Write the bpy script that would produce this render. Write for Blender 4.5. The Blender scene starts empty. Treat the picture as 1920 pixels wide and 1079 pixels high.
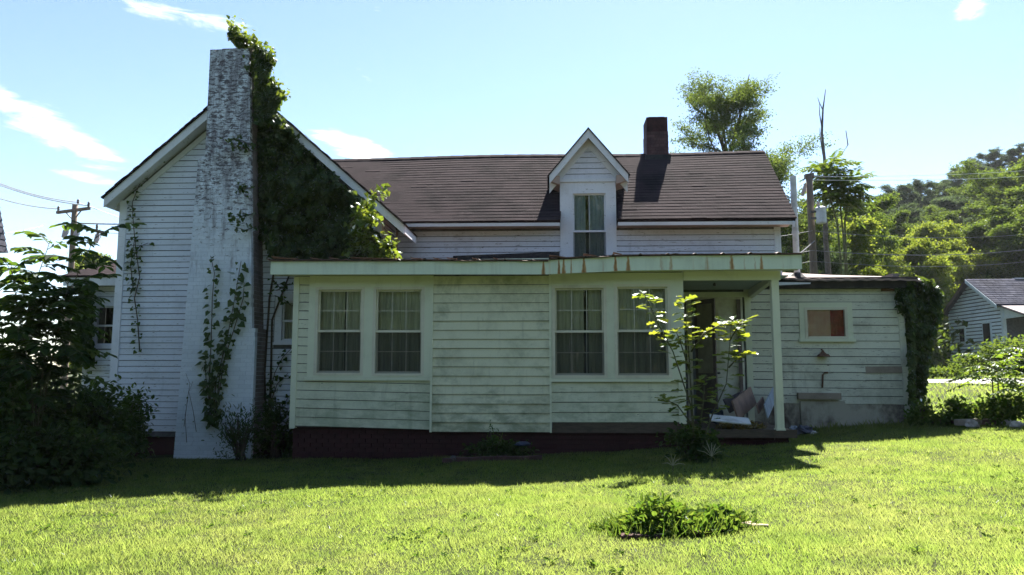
import bpy, math, random
import numpy as np
from mathutils import Vector, Matrix, noise

# ------------------------------------------------------------------ camera, sky, sun, exposure
scn = bpy.context.scene
F_PX, PITCH, YAW, EYE = 1370.0, math.radians(6.36), math.radians(-3.0), 1.6
cam_d = bpy.data.cameras.new('camera')
cam_d.sensor_width = 36.0
cam_d.lens = 36.0 * F_PX / 1920.0
cam_d.clip_start = 0.05
cam_d.clip_end = 3000
cam = bpy.data.objects.new('camera', cam_d)
scn.collection.objects.link(cam)
cam.location = (0, 0, EYE)
cam.rotation_euler = (math.pi / 2 + PITCH, 0, -YAW)
scn.camera = cam

SUN_EL, SUN_AZ = math.radians(49.6), math.radians(15.5)      # azimuth measured from +Y towards +X
SUN_DIR = Vector((math.sin(SUN_AZ) * math.cos(SUN_EL), math.cos(SUN_AZ) * math.cos(SUN_EL), math.sin(SUN_EL)))
sun_d = bpy.data.lights.new('sun', 'SUN')
sun_d.energy = 5.0
sun_d.angle = math.radians(0.53)
sun_d.color = (1.0, 0.95, 0.86)
sun = bpy.data.objects.new('sun', sun_d)
scn.collection.objects.link(sun)
sun.location = SUN_DIR * 60
sun.rotation_euler = SUN_DIR.to_track_quat('Z', 'Y').to_euler()

scn.view_settings.view_transform = 'Standard'
scn.view_settings.look = 'None'
scn.view_settings.exposure = 2.15
scn.view_settings.gamma = 1.0
scn.view_settings.use_curve_mapping = False
scn.cycles.use_denoising = True
scn.cycles.max_bounces = 7
scn.cycles.diffuse_bounces = 3
scn.cycles.glossy_bounces = 3
scn.cycles.transmission_bounces = 4
scn.cycles.transparent_max_bounces = 8
scn.cycles.sample_clamp_indirect = 8

cp, sp, cyw, syw = math.cos(PITCH), math.sin(PITCH), math.cos(YAW), math.sin(YAW)
FW = Vector((syw * cp, cyw * cp, sp)); RT = Vector((cyw, -syw, 0)); UP = RT.cross(FW)
def ray(px, py):
    return FW + RT * ((px - 960) / F_PX) + UP * ((539.5 - py) / F_PX)
def at(px, py, Y):
    d = ray(px, py); t = Y / d.y
    return Vector((d.x * t, Y, EYE + d.z * t))
def wx(px, py, Y): return at(px, py, Y).x
def wz(px, py, Y): return at(px, py, Y).z

world = bpy.data.worlds.new('World')
scn.world = world
world.use_nodes = True
def build_world():
    nt = world.node_tree; N = nt.nodes; L = nt.links; N.clear()
    out = N.new('ShaderNodeOutputWorld'); bg = N.new('ShaderNodeBackground')
    sky = N.new('ShaderNodeTexSky'); sky.sky_type = 'NISHITA'; sky.sun_disc = False
    sky.sun_elevation = SUN_EL; sky.sun_rotation = SUN_AZ
    sky.altitude = 200; sky.air_density = 1.0; sky.dust_density = 0.15; sky.ozone_density = 1.8
    bg.inputs['Strength'].default_value = 0.052
    tc = N.new('ShaderNodeTexCoord')
    # wispy cloud texture over the whole dome
    mp = N.new('ShaderNodeMapping'); mp.inputs['Scale'].default_value = (4.6, 4.6, 21.0)
    mp.inputs['Rotation'].default_value = (0, math.radians(-14), 0)
    L.new(tc.outputs['Generated'], mp.inputs['Vector'])
    nz = N.new('ShaderNodeTexNoise'); nz.inputs['Scale'].default_value = 2.6; nz.inputs['Detail'].default_value = 9
    nz.inputs['Roughness'].default_value = 0.64; nz.inputs['Distortion'].default_value = 0.5
    L.new(mp.outputs['Vector'], nz.inputs['Vector'])
    big = N.new('ShaderNodeTexNoise'); big.inputs['Scale'].default_value = 2.1; big.inputs['Detail'].default_value = 2
    L.new(tc.outputs['Generated'], big.inputs['Vector'])
    bm = N.new('ShaderNodeMapRange'); bm.inputs['From Min'].default_value = 0.56; bm.inputs['From Max'].default_value = 0.78
    bm.inputs['To Max'].default_value = 0.12
    L.new(big.outputs['Fac'], bm.inputs['Value'])
    mask = bm.outputs['Result']
    # cloud banks standing where the photograph shows them: px, py, half width, half height, tilt, density
    for (px, py, hw, hh, tilt, den) in [
            (85, 234, 200, 44, 22, 0.88), (175, 336, 95, 16, 6, 0.75), (155, 299, 70, 12, 4, 0.6),
            (670, 276, 120, 30, 12, 0.95), (330, 26, 190, 24, 3, 0.70), (1818, 16, 40, 26, -30, 0.8),
            (708, 16, 18, 11, 20, 0.55), (930, 288, 60, 8, 0, 0.5), (-200, 150, 160, 60, 12, 0.8),
            (2250, 120, 200, 60, -8, 0.8), (1500, -300, 300, 60, 8, 0.8), (500, -420, 260, 70, 5, 0.8)]:
        d = ray(px, py).normalized()
        m = N.new('ShaderNodeMapping'); m.vector_type = 'TEXTURE'
        m.inputs['Location'].default_value = d
        m.inputs['Rotation'].default_value = (0, math.radians(tilt), -math.atan2(d.x, d.y))
        m.inputs['Scale'].default_value = (hw / F_PX * 1.25, 1.0, hh / F_PX * 1.35)
        L.new(tc.outputs['Generated'], m.inputs['Vector'])
        ln = N.new('ShaderNodeVectorMath'); ln.operation = 'LENGTH'
        L.new(m.outputs['Vector'], ln.inputs[0])
        mr = N.new('ShaderNodeMapRange'); mr.interpolation_type = 'SMOOTHERSTEP'
        mr.inputs['From Min'].default_value = 1.0; mr.inputs['From Max'].default_value = 0.1
        mr.inputs['To Max'].default_value = den * 0.46
        L.new(ln.outputs['Value'], mr.inputs['Value'])
        mx = N.new('ShaderNodeMath'); mx.operation = 'MAXIMUM'
        L.new(mask, mx.inputs[0]); L.new(mr.outputs['Result'], mx.inputs[1]); mask = mx.outputs[0]
    add = N.new('ShaderNodeMath'); add.operation = 'ADD'
    L.new(mask, add.inputs[0]); L.new(nz.outputs['Fac'], add.inputs[1])
    dens = N.new('ShaderNodeMapRange'); dens.interpolation_type = 'SMOOTHSTEP'
    dens.inputs['From Min'].default_value = 0.73; dens.inputs['From Max'].default_value = 1.08
    L.new(add.outputs[0], dens.inputs['Value'])
    mix = N.new('ShaderNodeMix'); mix.data_type = 'RGBA'
    L.new(dens.outputs['Result'], mix.inputs['Factor'])
    L.new(sky.outputs['Color'], mix.inputs['A']); mix.inputs['B'].default_value = (8.6, 8.8, 9.0, 1)
    L.new(mix.outputs['Result'], bg.inputs['Color']); L.new(bg.outputs[0], out.inputs[0])
build_world()

# ------------------------------------------------------------------ helpers
COL = scn.collection
rng = np.random.default_rng(7)
random.seed(7)
def R(a, b): return random.uniform(a, b)

def raw_mesh(name, V, idx, starts, mats, smooth=False):
    me = bpy.data.meshes.new(name)
    me.vertices.add(len(V)); me.vertices.foreach_set('co', np.asarray(V, np.float32).ravel())
    me.loops.add(len(idx)); me.loops.foreach_set('vertex_index', np.asarray(idx, np.int32))
    me.polygons.add(len(starts)); me.polygons.foreach_set('loop_start', np.asarray(starts, np.int32))
    me.polygons.foreach_set('use_smooth', np.full(len(starts), bool(smooth)))
    me.update(calc_edges=True); me.validate()
    me.materials.append(mats)
    return me

class MB:
    """collects simple solids into one mesh"""
    def __init__(s): s.v = []; s.f = []
    def add(s, vs, fs):
        o = len(s.v); s.v += [tuple(v) for v in vs]; s.f += [tuple(i + o for i in f) for f in fs]; return s
    def hexa(s, b, t):      # bottom 4 (ccw from above), top 4
        return s.add(list(b) + list(t), [(3, 2, 1, 0), (4, 5, 6, 7), (0, 1, 5, 4), (1, 2, 6, 5), (2, 3, 7, 6), (3, 0, 4, 7)])
    def box(s, x0, x1, y0, y1, z0, z1):
        return s.hexa([(x0, y0, z0), (x1, y0, z0), (x1, y1, z0), (x0, y1, z0)], [(x0, y0, z1), (x1, y0, z1), (x1, y1, z1), (x0, y1, z1)])
    def obox(s, c, ax, ay, az):   # centre and half-axis vectors
        c = Vector(c); ax = Vector(ax); ay = Vector(ay); az = Vector(az)
        b = [c - ax - ay - az, c + ax - ay - az, c + ax + ay - az, c - ax + ay - az]
        return s.hexa(b, [p + az * 2 for p in b])
    def prism(s, poly, y0, y1):   # poly in (x, z), counter clockwise seen from -Y
        n = len(poly)
        vs = [(x, y0, z) for x, z in poly] + [(x, y1, z) for x, z in poly]
        fs = [tuple(range(n)), tuple(range(2 * n - 1, n - 1, -1))]
        fs += [((i + 1) % n, i, n + i, n + (i + 1) % n) for i in range(n)]
        return s.add(vs, fs)
    def beam(s, p, q, w, h, upv=(0, 0, 1)):
        p = Vector(p); q = Vector(q); d = (q - p); l = d.length; d.normalize()
        sd = d.cross(Vector(upv)).normalized(); u = sd.cross(d)
        return s.obox((p + q) / 2, d * l / 2, sd * w / 2, u * h / 2)
    def slab(s, quad, th):        # quad of 4 points, thickened downwards
        q = [Vector(p) for p in quad]
        n = (q[1] - q[0]).cross(q[3] - q[0]).normalized()
        if n.z < 0: n = -n
        return s.hexa([p - n * th for p in q], q)
    def tube(s, pts, rad, k=6, cap=True):
        pts = [Vector(p) for p in pts]; n = len(pts)
        if not hasattr(rad, '__len__'): rad = [rad] * n
        o = len(s.v)
        ref = Vector((0.31, 0.17, 0.93))
        for i, p in enumerate(pts):
            d = (pts[min(i + 1, n - 1)] - pts[max(i - 1, 0)])
            if d.length < 1e-9: d = Vector((0, 0, 1))
            d.normalize()
            rr = ref if abs(d.dot(ref)) < 0.95 else Vector((1, 0, 0))
            a = d.cross(rr).normalized(); b = d.cross(a)
            for j in range(k):
                t = 2 * math.pi * j / k
                s.v.append(tuple(p + (a * math.cos(t) + b * math.sin(t)) * rad[i]))
        for i in range(n - 1):
            for j in range(k):
                s.f.append((o + i * k + j, o + i * k + (j + 1) % k, o + (i + 1) * k + (j + 1) % k, o + (i + 1) * k + j))
        if cap:
            s.f.append(tuple(o + j for j in range(k))[::-1]); s.f.append(tuple(o + (n - 1) * k + j for j in range(k)))
        return s
    def lathe(s, c, prof, k=12):
        c = Vector(c)
        return s.tube([c + Vector((0, 0, z)) for r, z in prof], [r for r, z in prof], k)
    def mesh(s, name, mat, smooth=False, base=(0, 0, 0)):
        V = np.array(s.v, np.float32) - np.array(base, np.float32)
        idx = [i for f in s.f for i in f]
        st = np.cumsum([0] + [len(f) for f in s.f[:-1]])
        return raw_mesh(name, V, idx, st, mat, smooth)

class Thing:
    def __init__(s, name, base, label, cat, group=None):
        s.base = tuple(base)
        s.o = bpy.data.objects.new(name, None); COL.objects.link(s.o)
        s.o.empty_display_size = 0.2
        s.o.location = s.base; s.o['label'] = label; s.o['category'] = cat
        if group: s.o['group'] = group
    def part(s, name, mb, mat, parent=None, smooth=False, kind=None, label=None):
        me = mb.mesh(name, mat, smooth, s.base)
        return s.put(name, me, parent, kind, label)
    def put(s, name, me, parent=None, kind=None, label=None):
        o = bpy.data.objects.new(name, me); COL.objects.link(o)
        o.parent = parent or s.o
        if kind: o['kind'] = kind
        if label: o['label'] = label
        return o

def single(name, me, label=None, cat=None, group=None, kind=None, loc=(0, 0, 0)):
    o = bpy.data.objects.new(name, me); COL.objects.link(o); o.location = loc
    if label: o['label'] = label
    if cat: o['category'] = cat
    if group: o['group'] = group
    if kind: o['kind'] = kind
    return o

def copy_thing(src, loc, rotz=0, scale=1.0, label=None, group=None):
    c = src.copy(); COL.objects.link(c); c.location = loc; c.rotation_euler = (0, 0, rotz)
    c.scale = scale if hasattr(scale, '__len__') else (scale,) * 3
    if label: c['label'] = label
    if group: c['group'] = group
    for ch in src.children:
        d = ch.copy(); COL.objects.link(d); d.parent = c
        for g in ch.children:
            e = g.copy(); COL.objects.link(e); e.parent = d
    return c

# ---- leaves
TPL = {
    'kite': (np.array([[0, 0, 0], [-.5, .45, .06], [0, 1, -.05], [.5, .45, .06]]), [(0, 3, 2, 1)]),
    'heart': (np.array([[0, .08, 0], [-.42, -.02, .05], [-.55, .35, .09], [0, 1, -.10], [.55, .35, .09], [.42, -.02, .05]]), [(0, 3, 2, 1), (0, 5, 4, 3)]),
    'oval': (np.array([[0, 0, 0], [-.5, .35, .07], [-.38, .75, .05], [0, 1, -.08], [.38, .75, .05], [.5, .35, .07]]), [(0, 3, 2, 1), (0, 5, 4, 3)]),
    'oak': (np.array([[0, 0, 0], [-.30, .18, .04], [-.14, .32, .02], [-.50, .55, .07], [-.22, .66, .03], [-.30, .90, .02], [0, 1, -.08],
                      [.30, .90, .02], [.22, .66, .03], [.50, .55, .07], [.14, .32, .02], [.30, .18, .04]]),
            [(0, 2, 1), (0, 4, 3, 2), (0, 6, 5, 4), (0, 8, 7, 6), (0, 10, 9, 8), (0, 11, 10)]),
    'blade': (np.array([[-.5, 0, 0], [.5, 0, 0], [0, 1, .12]]), [(0, 1, 2)]),
    'blade2': (np.array([[-.5, 0, 0], [.5, 0, 0], [.36, .55, .05], [0, 1, .28], [-.36, .55, .05]]), [(0, 1, 2, 4), (4, 2, 3)]),
}
def unit(a): return a / np.maximum(np.linalg.norm(a, axis=1, keepdims=True), 1e-9)
def leaf_mesh(name, tpl, P, D, N, Lg, Wd, mat, base=(0, 0, 0)):
    T, faces = TPL[tpl]
    P = np.asarray(P, float); n = len(P)
    D = unit(np.asarray(D, float)); N = np.asarray(N, float)
    S = unit(np.cross(D, N) + 1e-6); N = np.cross(S, D)
    Lg = np.broadcast_to(np.asarray(Lg, float), (n,))[:, None]; Wd = np.broadcast_to(np.asarray(Wd, float), (n,))[:, None]
    k = len(T)
    V = np.empty((n, k, 3))
    for j, (a, b, c) in enumerate(T):
        V[:, j] = P + S * (a * Wd) + D * (b * Lg) + N * (c * Lg)
    V = V.reshape(-1, 3) - np.array(base)
    fl = [i for f in faces for i in f]; m = len(fl)
    idx = (np.array(fl)[None, :] + (np.arange(n) * k)[:, None]).ravel()
    fs = np.cumsum([0] + [len(f) for f in faces[:-1]])
    st = (fs[None, :] + (np.arange(n) * m)[:, None]).ravel()
    return raw_mesh(name, V, idx, st, mat)
def rand_unit(n): return unit(rng.normal(size=(n, 3)))

def in_poly(pts, poly):
    x, y = pts[:, 0], pts[:, 1]; res = np.zeros(len(pts), bool); j = len(poly) - 1
    for i in range(len(poly)):
        xi, yi = poly[i]; xj, yj = poly[j]
        c = ((yi > y) != (yj > y)) & (x < (xj - xi) * (y - yi) / (yj - yi + 1e-12) + xi)
        res ^= c; j = i
    return res
def sample_poly(poly, n):
    p = np.array(poly, float); lo, hi = p.min(0), p.max(0); out = []
    tot = 0
    while tot < n:
        q = rng.uniform(lo, hi, size=(n * 2, 2)); q = q[in_poly(q, poly)]; out.append(q); tot += len(q)
    return np.concatenate(out)[:n]

# ------------------------------------------------------------------ materials
MATS = {}
def nodes(name):
    m = bpy.data.materials.new(name); m.use_nodes = True; m.node_tree.nodes.clear(); MATS[name] = m
    return m, m.node_tree.nodes, m.node_tree.links
def pos_node(N, L, scale=(1, 1, 1)):
    g = N.new('ShaderNodeNewGeometry'); mp = N.new('ShaderNodeMapping'); mp.inputs['Scale'].default_value = scale
    L.new(g.outputs['Position'], mp.inputs['Vector']); return mp.outputs['Vector']
def noise_node(N, L, vec, scale, detail=5, rough=0.6, dist=0.0):
    n = N.new('ShaderNodeTexNoise'); n.inputs['Scale'].default_value = scale; n.inputs['Detail'].default_value = detail
    n.inputs['Roughness'].default_value = rough; n.inputs['Distortion'].default_value = dist
    L.new(vec, n.inputs['Vector']); return n.outputs['Fac']
def ramp(N, L, fac, a, b, lo=0.0, hi=1.0):
    r = N.new('ShaderNodeMapRange'); r.inputs['From Min'].default_value = a; r.inputs['From Max'].default_value = b
    r.inputs['To Min'].default_value = lo; r.inputs['To Max'].default_value = hi; r.interpolation_type = 'SMOOTHSTEP'
    L.new(fac, r.inputs['Value']); return r.outputs['Result']
def mixc(N, L, fac, a, b, mode='MIX'):
    m = N.new('ShaderNodeMix'); m.data_type = 'RGBA'; m.blend_type = mode
    for s, v in (('Factor', fac), ('A', a), ('B', b)):
        if hasattr(v, 'is_linked') or hasattr(v, 'links'): L.new(v, m.inputs[s])
        else: m.inputs[s].default_value = v if s == 'Factor' else (*v, 1)
    return m.outputs['Result']
def mul(N, L, a, b):
    m = N.new('ShaderNodeMath'); m.operation = 'MULTIPLY'
    for i, v in enumerate((a, b)):
        if hasattr(v, 'links'): L.new(v, m.inputs[i])
        else: m.inputs[i].default_value = v
    return m.outputs[0]
def finish(N, L, col, rough=0.6, bump=None, bump_s=0.3, bump_d=0.01, spec=0.3, metal=0.0):
    o = N.new('ShaderNodeOutputMaterial'); b = N.new('ShaderNodeBsdfPrincipled')
    if hasattr(col, 'links'): L.new(col, b.inputs['Base Color'])
    else: b.inputs['Base Color'].default_value = (*col, 1)
    if hasattr(rough, 'links'): L.new(rough, b.inputs['Roughness'])
    else: b.inputs['Roughness'].default_value = rough
    b.inputs['Specular IOR Level'].default_value = spec; b.inputs['Metallic'].default_value = metal
    if bump is not None:
        bp = N.new('ShaderNodeBump'); bp.inputs['Strength'].default_value = bump_s; bp.inputs['Distance'].default_value = bump_d
        L.new(bump, bp.inputs['Height']); L.new(bp.outputs['Normal'], b.inputs['Normal'])
    L.new(b.outputs[0], o.inputs[0]); return b

def paint(name, base, dirt=(0.28, 0.27, 0.22), dirt_amt=0.5, peel=0.70, wood=(0.13, 0.11, 0.09), rough=0.55, algae=None, algae_amt=0.0, tone=0.10, splash=0.0):
    m, N, L = nodes(name)
    p = pos_node(N, L); ps = pos_node(N, L, (7, 7, 0.9)); pl = pos_node(N, L, (1.0, 1.0, 9.0))
    oi = N.new('ShaderNodeObjectInfo')
    c = mixc(N, L, mul(N, L, oi.outputs['Random'], tone * 2), base, tuple(x * 0.72 for x in base))
    c = mixc(N, L, ramp(N, L, noise_node(N, L, p, 1.6, 7, 0.65), 0.45, 0.85, 0, dirt_amt), c, dirt)
    c = mixc(N, L, ramp(N, L, noise_node(N, L, ps, 1.3, 5), 0.55, 0.85, 0, dirt_amt * 0.75), c, dirt)
    c = mixc(N, L, ramp(N, L, noise_node(N, L, p, 38, 4), 0.55, 0.8, 0, dirt_amt * 0.35), c, dirt)
    if algae:
        c = mixc(N, L, ramp(N, L, noise_node(N, L, p, 1.15, 6, 0.7, 0.4), 0.48, 0.75, 0, algae_amt), c, algae)
    if splash:      # grime splashed up from the ground
        g = N.new('ShaderNodeNewGeometry'); sx = N.new('ShaderNodeSeparateXYZ'); L.new(g.outputs['Position'], sx.inputs[0])
        q = N.new('ShaderNodeMath'); q.operation = 'ADD'; L.new(noise_node(N, L, pos_node(N, L, (1, 1, 2.2)), 2.6, 7, 0.7), q.inputs[0]); L.new(ramp(N, L, sx.outputs['Z'], 0.5, 2.0, 0.16, -0.10), q.inputs[1])
        c = mixc(N, L, ramp(N, L, q.outputs[0], 0.52, 0.80, 0, splash), c, algae or dirt)
    if peel < 1:
        fine = noise_node(N, L, pl, 7, 9, 0.72, 0.6)
        c = mixc(N, L, ramp(N, L, fine, peel, peel + 0.03), c, wood)
    finish(N, L, c, rough, noise_node(N, L, p, 60, 4), 0.25, 0.004)
    return m
W_GABLE = paint('white_paint_weathered', (0.76, 0.80, 0.86), dirt=(0.30, 0.33, 0.35), dirt_amt=0.42, peel=0.605)
W_MAIN = paint('white_paint_upper', (0.74, 0.75, 0.82), dirt=(0.30, 0.30, 0.33), dirt_amt=0.5, peel=0.60)
W_TRIM = paint('white_trim_paint', (0.78, 0.80, 0.84), dirt=(0.34, 0.35, 0.35), dirt_amt=0.4, peel=0.62)
CREAM = paint('cream_green_siding', (0.70, 0.71, 0.53), dirt=(0.23, 0.24, 0.15), dirt_amt=0.62, peel=0.63, algae=(0.24, 0.29, 0.17), algae_amt=0.5, splash=0.55)
VINYL = paint('cream_vinyl_siding', (0.72, 0.71, 0.50), dirt=(0.22, 0.22, 0.13), dirt_amt=0.62, peel=1.0, rough=0.45, algae=(0.17, 0.20, 0.11), algae_amt=0.7, splash=0.7)
CREAM_TRIM = paint('cream_trim_paint', (0.73, 0.75, 0.57), dirt=(0.28, 0.29, 0.20), dirt_amt=0.35, peel=0.78)
SHEDP = paint('shed_siding_paint', (0.70, 0.70, 0.57), dirt=(0.22, 0.21, 0.15), dirt_amt=0.8, peel=0.605, wood=(0.12, 0.09, 0.07))
SASH = paint('yellowed_sash_paint', (0.72, 0.69, 0.54), dirt=(0.22, 0.18, 0.12), dirt_amt=0.5, peel=0.71, wood=(0.10, 0.07, 0.05))
CEILP = paint('porch_ceiling_paint', (0.40, 0.50, 0.50), dirt=(0.2, 0.22, 0.2), dirt_amt=0.4, peel=0.8)
SOFFIT = paint('brown_soffit_paint', (0.42, 0.32, 0.27), dirt=(0.2, 0.13, 0.1), dirt_amt=0.4, peel=0.75)
ROT = paint('rotten_board', (0.33, 0.27, 0.215), dirt=(0.09, 0.07, 0.055), dirt_amt=0.8, peel=0.62, wood=(0.45, 0.42, 0.36))
NEIGH = paint('neighbour_white_paint', (0.74, 0.82, 0.86), dirt=(0.26, 0.31, 0.34), dirt_amt=0.6, peel=0.61, wood=(0.10, 0.10, 0.10))

def shingle(name, a, b, dark):
    m, N, L = nodes(name)
    g = N.new('ShaderNodeNewGeometry'); p = pos_node(N, L)
    c = mixc(N, L, g.outputs['Random Per Island'], a, b)
    c = mixc(N, L, ramp(N, L, noise_node(N, L, pos_node(N, L, (1, 1, 0.35)), 1.1, 6, 0.65), 0.40, 0.72, 0, 0.8), c, dark)
    c = mixc(N, L, ramp(N, L, noise_node(N, L, p, 2.4, 8, 0.75, 0.4), 0.55, 0.75, 0, 0.45), c, tuple(min(1, x * 1.7) for x in a))
    c = mixc(N, L, ramp(N, L, noise_node(N, L, p, 55, 3), 0.5, 0.75, 0, 0.16), c, (0.10, 0.085, 0.088))
    finish(N, L, c, 1.0, noise_node(N, L, p, 160, 2), 0.3, 0.003, 0.03)
    return m
SHINGLE = shingle('brown_asphalt_shingle', (0.048, 0.0365, 0.039), (0.034, 0.0265, 0.029), (0.014, 0.012, 0.014))
SHINGLE_N = shingle('grey_blue_shingle', (0.10, 0.10, 0.125), (0.055, 0.058, 0.08), (0.04, 0.04, 0.05))

def simple(name, base, other, scale=4, rough=0.7, lo=0.35, hi=0.7, stretch=(1, 1, 1), bump=0.3, bd=0.01, spec=0.3, metal=0.0, obj=0.0, detail=6):
    m, N, L = nodes(name)
    p = pos_node(N, L, stretch); f = noise_node(N, L, p, scale, detail, 0.65)
    c = mixc(N, L, ramp(N, L, f, lo, hi), base, other)
    if obj:
        oi = N.new('ShaderNodeObjectInfo'); gi = N.new('ShaderNodeNewGeometry')
        c = mixc(N, L, mul(N, L, oi.outputs['Random'], obj), c, tuple(x * 0.45 for x in base))
        c = mixc(N, L, mul(N, L, gi.outputs['Random Per Island'], obj), c, tuple(x * 0.45 for x in base))
    finish(N, L, c, rough, f, bump, bd, spec, metal)
    return m
def chimney_paint():
    m, N, L = nodes('painted_chimney_brick')
    g = N.new('ShaderNodeNewGeometry'); sx = N.new('ShaderNodeSeparateXYZ'); L.new(g.outputs['Position'], sx.inputs[0])
    p = pos_node(N, L); ps = pos_node(N, L, (4.2, 4.2, 0.75)); pb = pos_node(N, L, (5.0, 5.0, 13.0))
    c = mixc(N, L, g.outputs['Random Per Island'], (0.74, 0.80, 0.87), (0.66, 0.72, 0.79))
    hgt = ramp(N, L, sx.outputs['Z'], 2.2, 5.6, -0.11, 0.08)
    def addf(a, b):
        q = N.new('ShaderNodeMath'); q.operation = 'ADD'; L.new(a, q.inputs[0]); L.new(b, q.inputs[1]); return q.outputs[0]
    # soot and algae running down, with bare dark brick where the paint has gone
    c = mixc(N, L, ramp(N, L, addf(noise_node(N, L, ps, 1.4, 8, 0.72), hgt), 0.47, 0.70, 0, 0.75), c, (0.15, 0.135, 0.16))
    c = mixc(N, L, ramp(N, L, addf(noise_node(N, L, pb, 1.6, 7, 0.75, 0.5), hgt), 0.555, 0.625, 0, 0.88), c, (0.065, 0.05, 0.06))
    c = mixc(N, L, ramp(N, L, noise_node(N, L, p, 30, 5), 0.56, 0.72, 0, 0.4), c, (0.34, 0.33, 0.33))
    finish(N, L, c, 0.7, noise_node(N, L, p, 45, 4), 0.35, 0.006)
    return m
CHPAINT = chimney_paint()
def mortar_mat():
    m, N, L = nodes('sooty_mortar')
    g = N.new('ShaderNodeNewGeometry'); sx = N.new('ShaderNodeSeparateXYZ'); L.new(g.outputs['Position'], sx.inputs[0])
    q = N.new('ShaderNodeMath'); q.operation = 'ADD'
    L.new(noise_node(N, L, pos_node(N, L, (2, 2, .8)), 1.6, 7, 0.7), q.inputs[0]); L.new(ramp(N, L, sx.outputs['Z'], 2.5, 7.0, -0.22, 0.26), q.inputs[1])
    c = mixc(N, L, ramp(N, L, q.outputs[0], 0.42, 0.66), (0.56, 0.62, 0.69), (0.045, 0.038, 0.04))
    finish(N, L, c, 0.9); return m
MORTAR = mortar_mat()
CHSIDE = simple('bare_chimney_brick', (0.33, 0.28, 0.275), (0.19, 0.16, 0.16), 5, 0.9, obj=0.5)
REDBRICK = simple('red_chimney_brick', (0.13, 0.065, 0.068), (0.06, 0.035, 0.038), 5, 0.85, obj=0.6)
FOUNDB = simple('dark_red_foundation_brick', (0.062, 0.019, 0.021), (0.034, 0.012, 0.014), 6, 0.9, obj=0.6)
SLATEM = simple('dark_brick_mortar', (0.055, 0.022, 0.022), (0.03, 0.014, 0.014), 8, 0.95)
CONCRETE = simple('stained_concrete', (0.44, 0.41, 0.33), (0.10, 0.075, 0.06), 1.9, 0.9, 0.40, 0.66, (1, 1, 0.7))
RUSTMETAL = simple('rusty_roof_metal', (0.16, 0.07, 0.045), (0.05, 0.035, 0.03), 5, 0.6, bump=0.2, spec=0.5)
TAR = simple('tar_paper', (0.022, 0.022, 0.025), (0.05, 0.045, 0.045), 5, 0.8)
SHEDROOF = simple('faded_roll_roofing', (0.30, 0.22, 0.20), (0.15, 0.12, 0.12), 3, 0.9)
WOOD = simple('weathered_wood', (0.15, 0.115, 0.085), (0.075, 0.055, 0.042), 6, 0.85, stretch=(1, 1, 6), obj=0.4)
POLEW = simple('grey_pole_wood', (0.20, 0.155, 0.12), (0.10, 0.08, 0.065), 9, 0.9, stretch=(8, 8, 0.6))
BARK = simple('bark', (0.11, 0.085, 0.065), (0.045, 0.036, 0.028), 12, 0.95, stretch=(1, 1, 0.3), bump=0.6)
DEADW = simple('dead_wood', (0.17, 0.14, 0.125), (0.09, 0.075, 0.07), 10, 0.9)
VINEW = simple('vine_stem', (0.10, 0.075, 0.05), (0.05, 0.04, 0.03), 12, 0.9)
GREENSTEM = simple('green_stem', (0.10, 0.12, 0.045), (0.09, 0.07, 0.04), 10, 0.7)
DOORW = simple('white_door_paint', (0.72, 0.72, 0.62), (0.52, 0.50, 0.41), 4, 0.5)
SCREENF = simple('brown_screen_frame', (0.13, 0.10, 0.09), (0.19, 0.15, 0.13), 9, 0.6)
SCREENM = simple('dusty_screen', (0.40, 0.37, 0.24), (0.28, 0.26, 0.17), 5, 0.8)
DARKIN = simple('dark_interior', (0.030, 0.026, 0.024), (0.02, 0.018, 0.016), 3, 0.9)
CURTAIN = simple('beige_curtain', (0.74, 0.73, 0.60), (0.50, 0.49, 0.39), 2, 0.9, stretch=(9, 9, 0.5), bump=0.1)
CURT_D = simple('dim_curtain', (0.58, 0.57, 0.50), (0.38, 0.37, 0.32), 2, 0.9, stretch=(9, 9, 0.5), bump=0.1)
LACE = simple('pale_lace_curtain', (0.84, 0.90, 0.95), (0.68, 0.75, 0.80), 16, 0.9, bump=0.1)
PINKC = simple('pink_curtain', (0.92, 0.66, 0.58), (0.86, 0.52, 0.44), 4, 0.9, bump=0.1)
REDC = simple('dark_red_curtain', (0.50, 0.05, 0.05), (0.28, 0.03, 0.03), 9, 0.9, bump=0.1)
STEEL = simple('galvanised_grey', (0.55, 0.57, 0.58), (0.40, 0.42, 0.43), 6, 0.5, spec=0.5)
RUSTY = simple('rusty_iron', (0.20, 0.10, 0.055), (0.09, 0.055, 0.04), 14, 0.8)
PORCEL = simple('porcelain', (0.48, 0.38, 0.36), (0.33, 0.26, 0.25), 6, 0.35, spec=0.5)
DARKMET = simple('dark_hardware', (0.05, 0.05, 0.055), (0.09, 0.08, 0.08), 9, 0.6)
WIREM = simple('wire_cable', (0.16, 0.16, 0.17), (0.10, 0.10, 0.11), 9, 0.4, spec=0.6)
WIREP = simple('sunlit_wire', (0.75, 0.75, 0.74), (0.6, 0.6, 0.6), 9, 0.35, spec=0.7)  # near-white colour carries the sunlit look of the wires
PIPEW = simple('white_vent_pipe', (0.66, 0.69, 0.71), (0.45, 0.46, 0.46), 5, 0.5)
ASPHALT = simple('pale_asphalt', (0.30, 0.29, 0.29), (0.22, 0.21, 0.21), 3, 0.95)
BRICKOLD = simple('old_garden_brick', (0.13, 0.065, 0.055), (0.06, 0.038, 0.032), 9, 0.95, obj=0.4)
STONE = simple('pale_field_stone', (0.42, 0.38, 0.34), (0.22, 0.19, 0.17), 8, 0.95)
CARD = simple('brown_debris_board', (0.33, 0.22, 0.165), (0.20, 0.135, 0.11), 4, 0.9)
BLUEB = simple('blue_grey_board', (0.36, 0.42, 0.50), (0.24, 0.27, 0.32), 4, 0.7)
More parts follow.
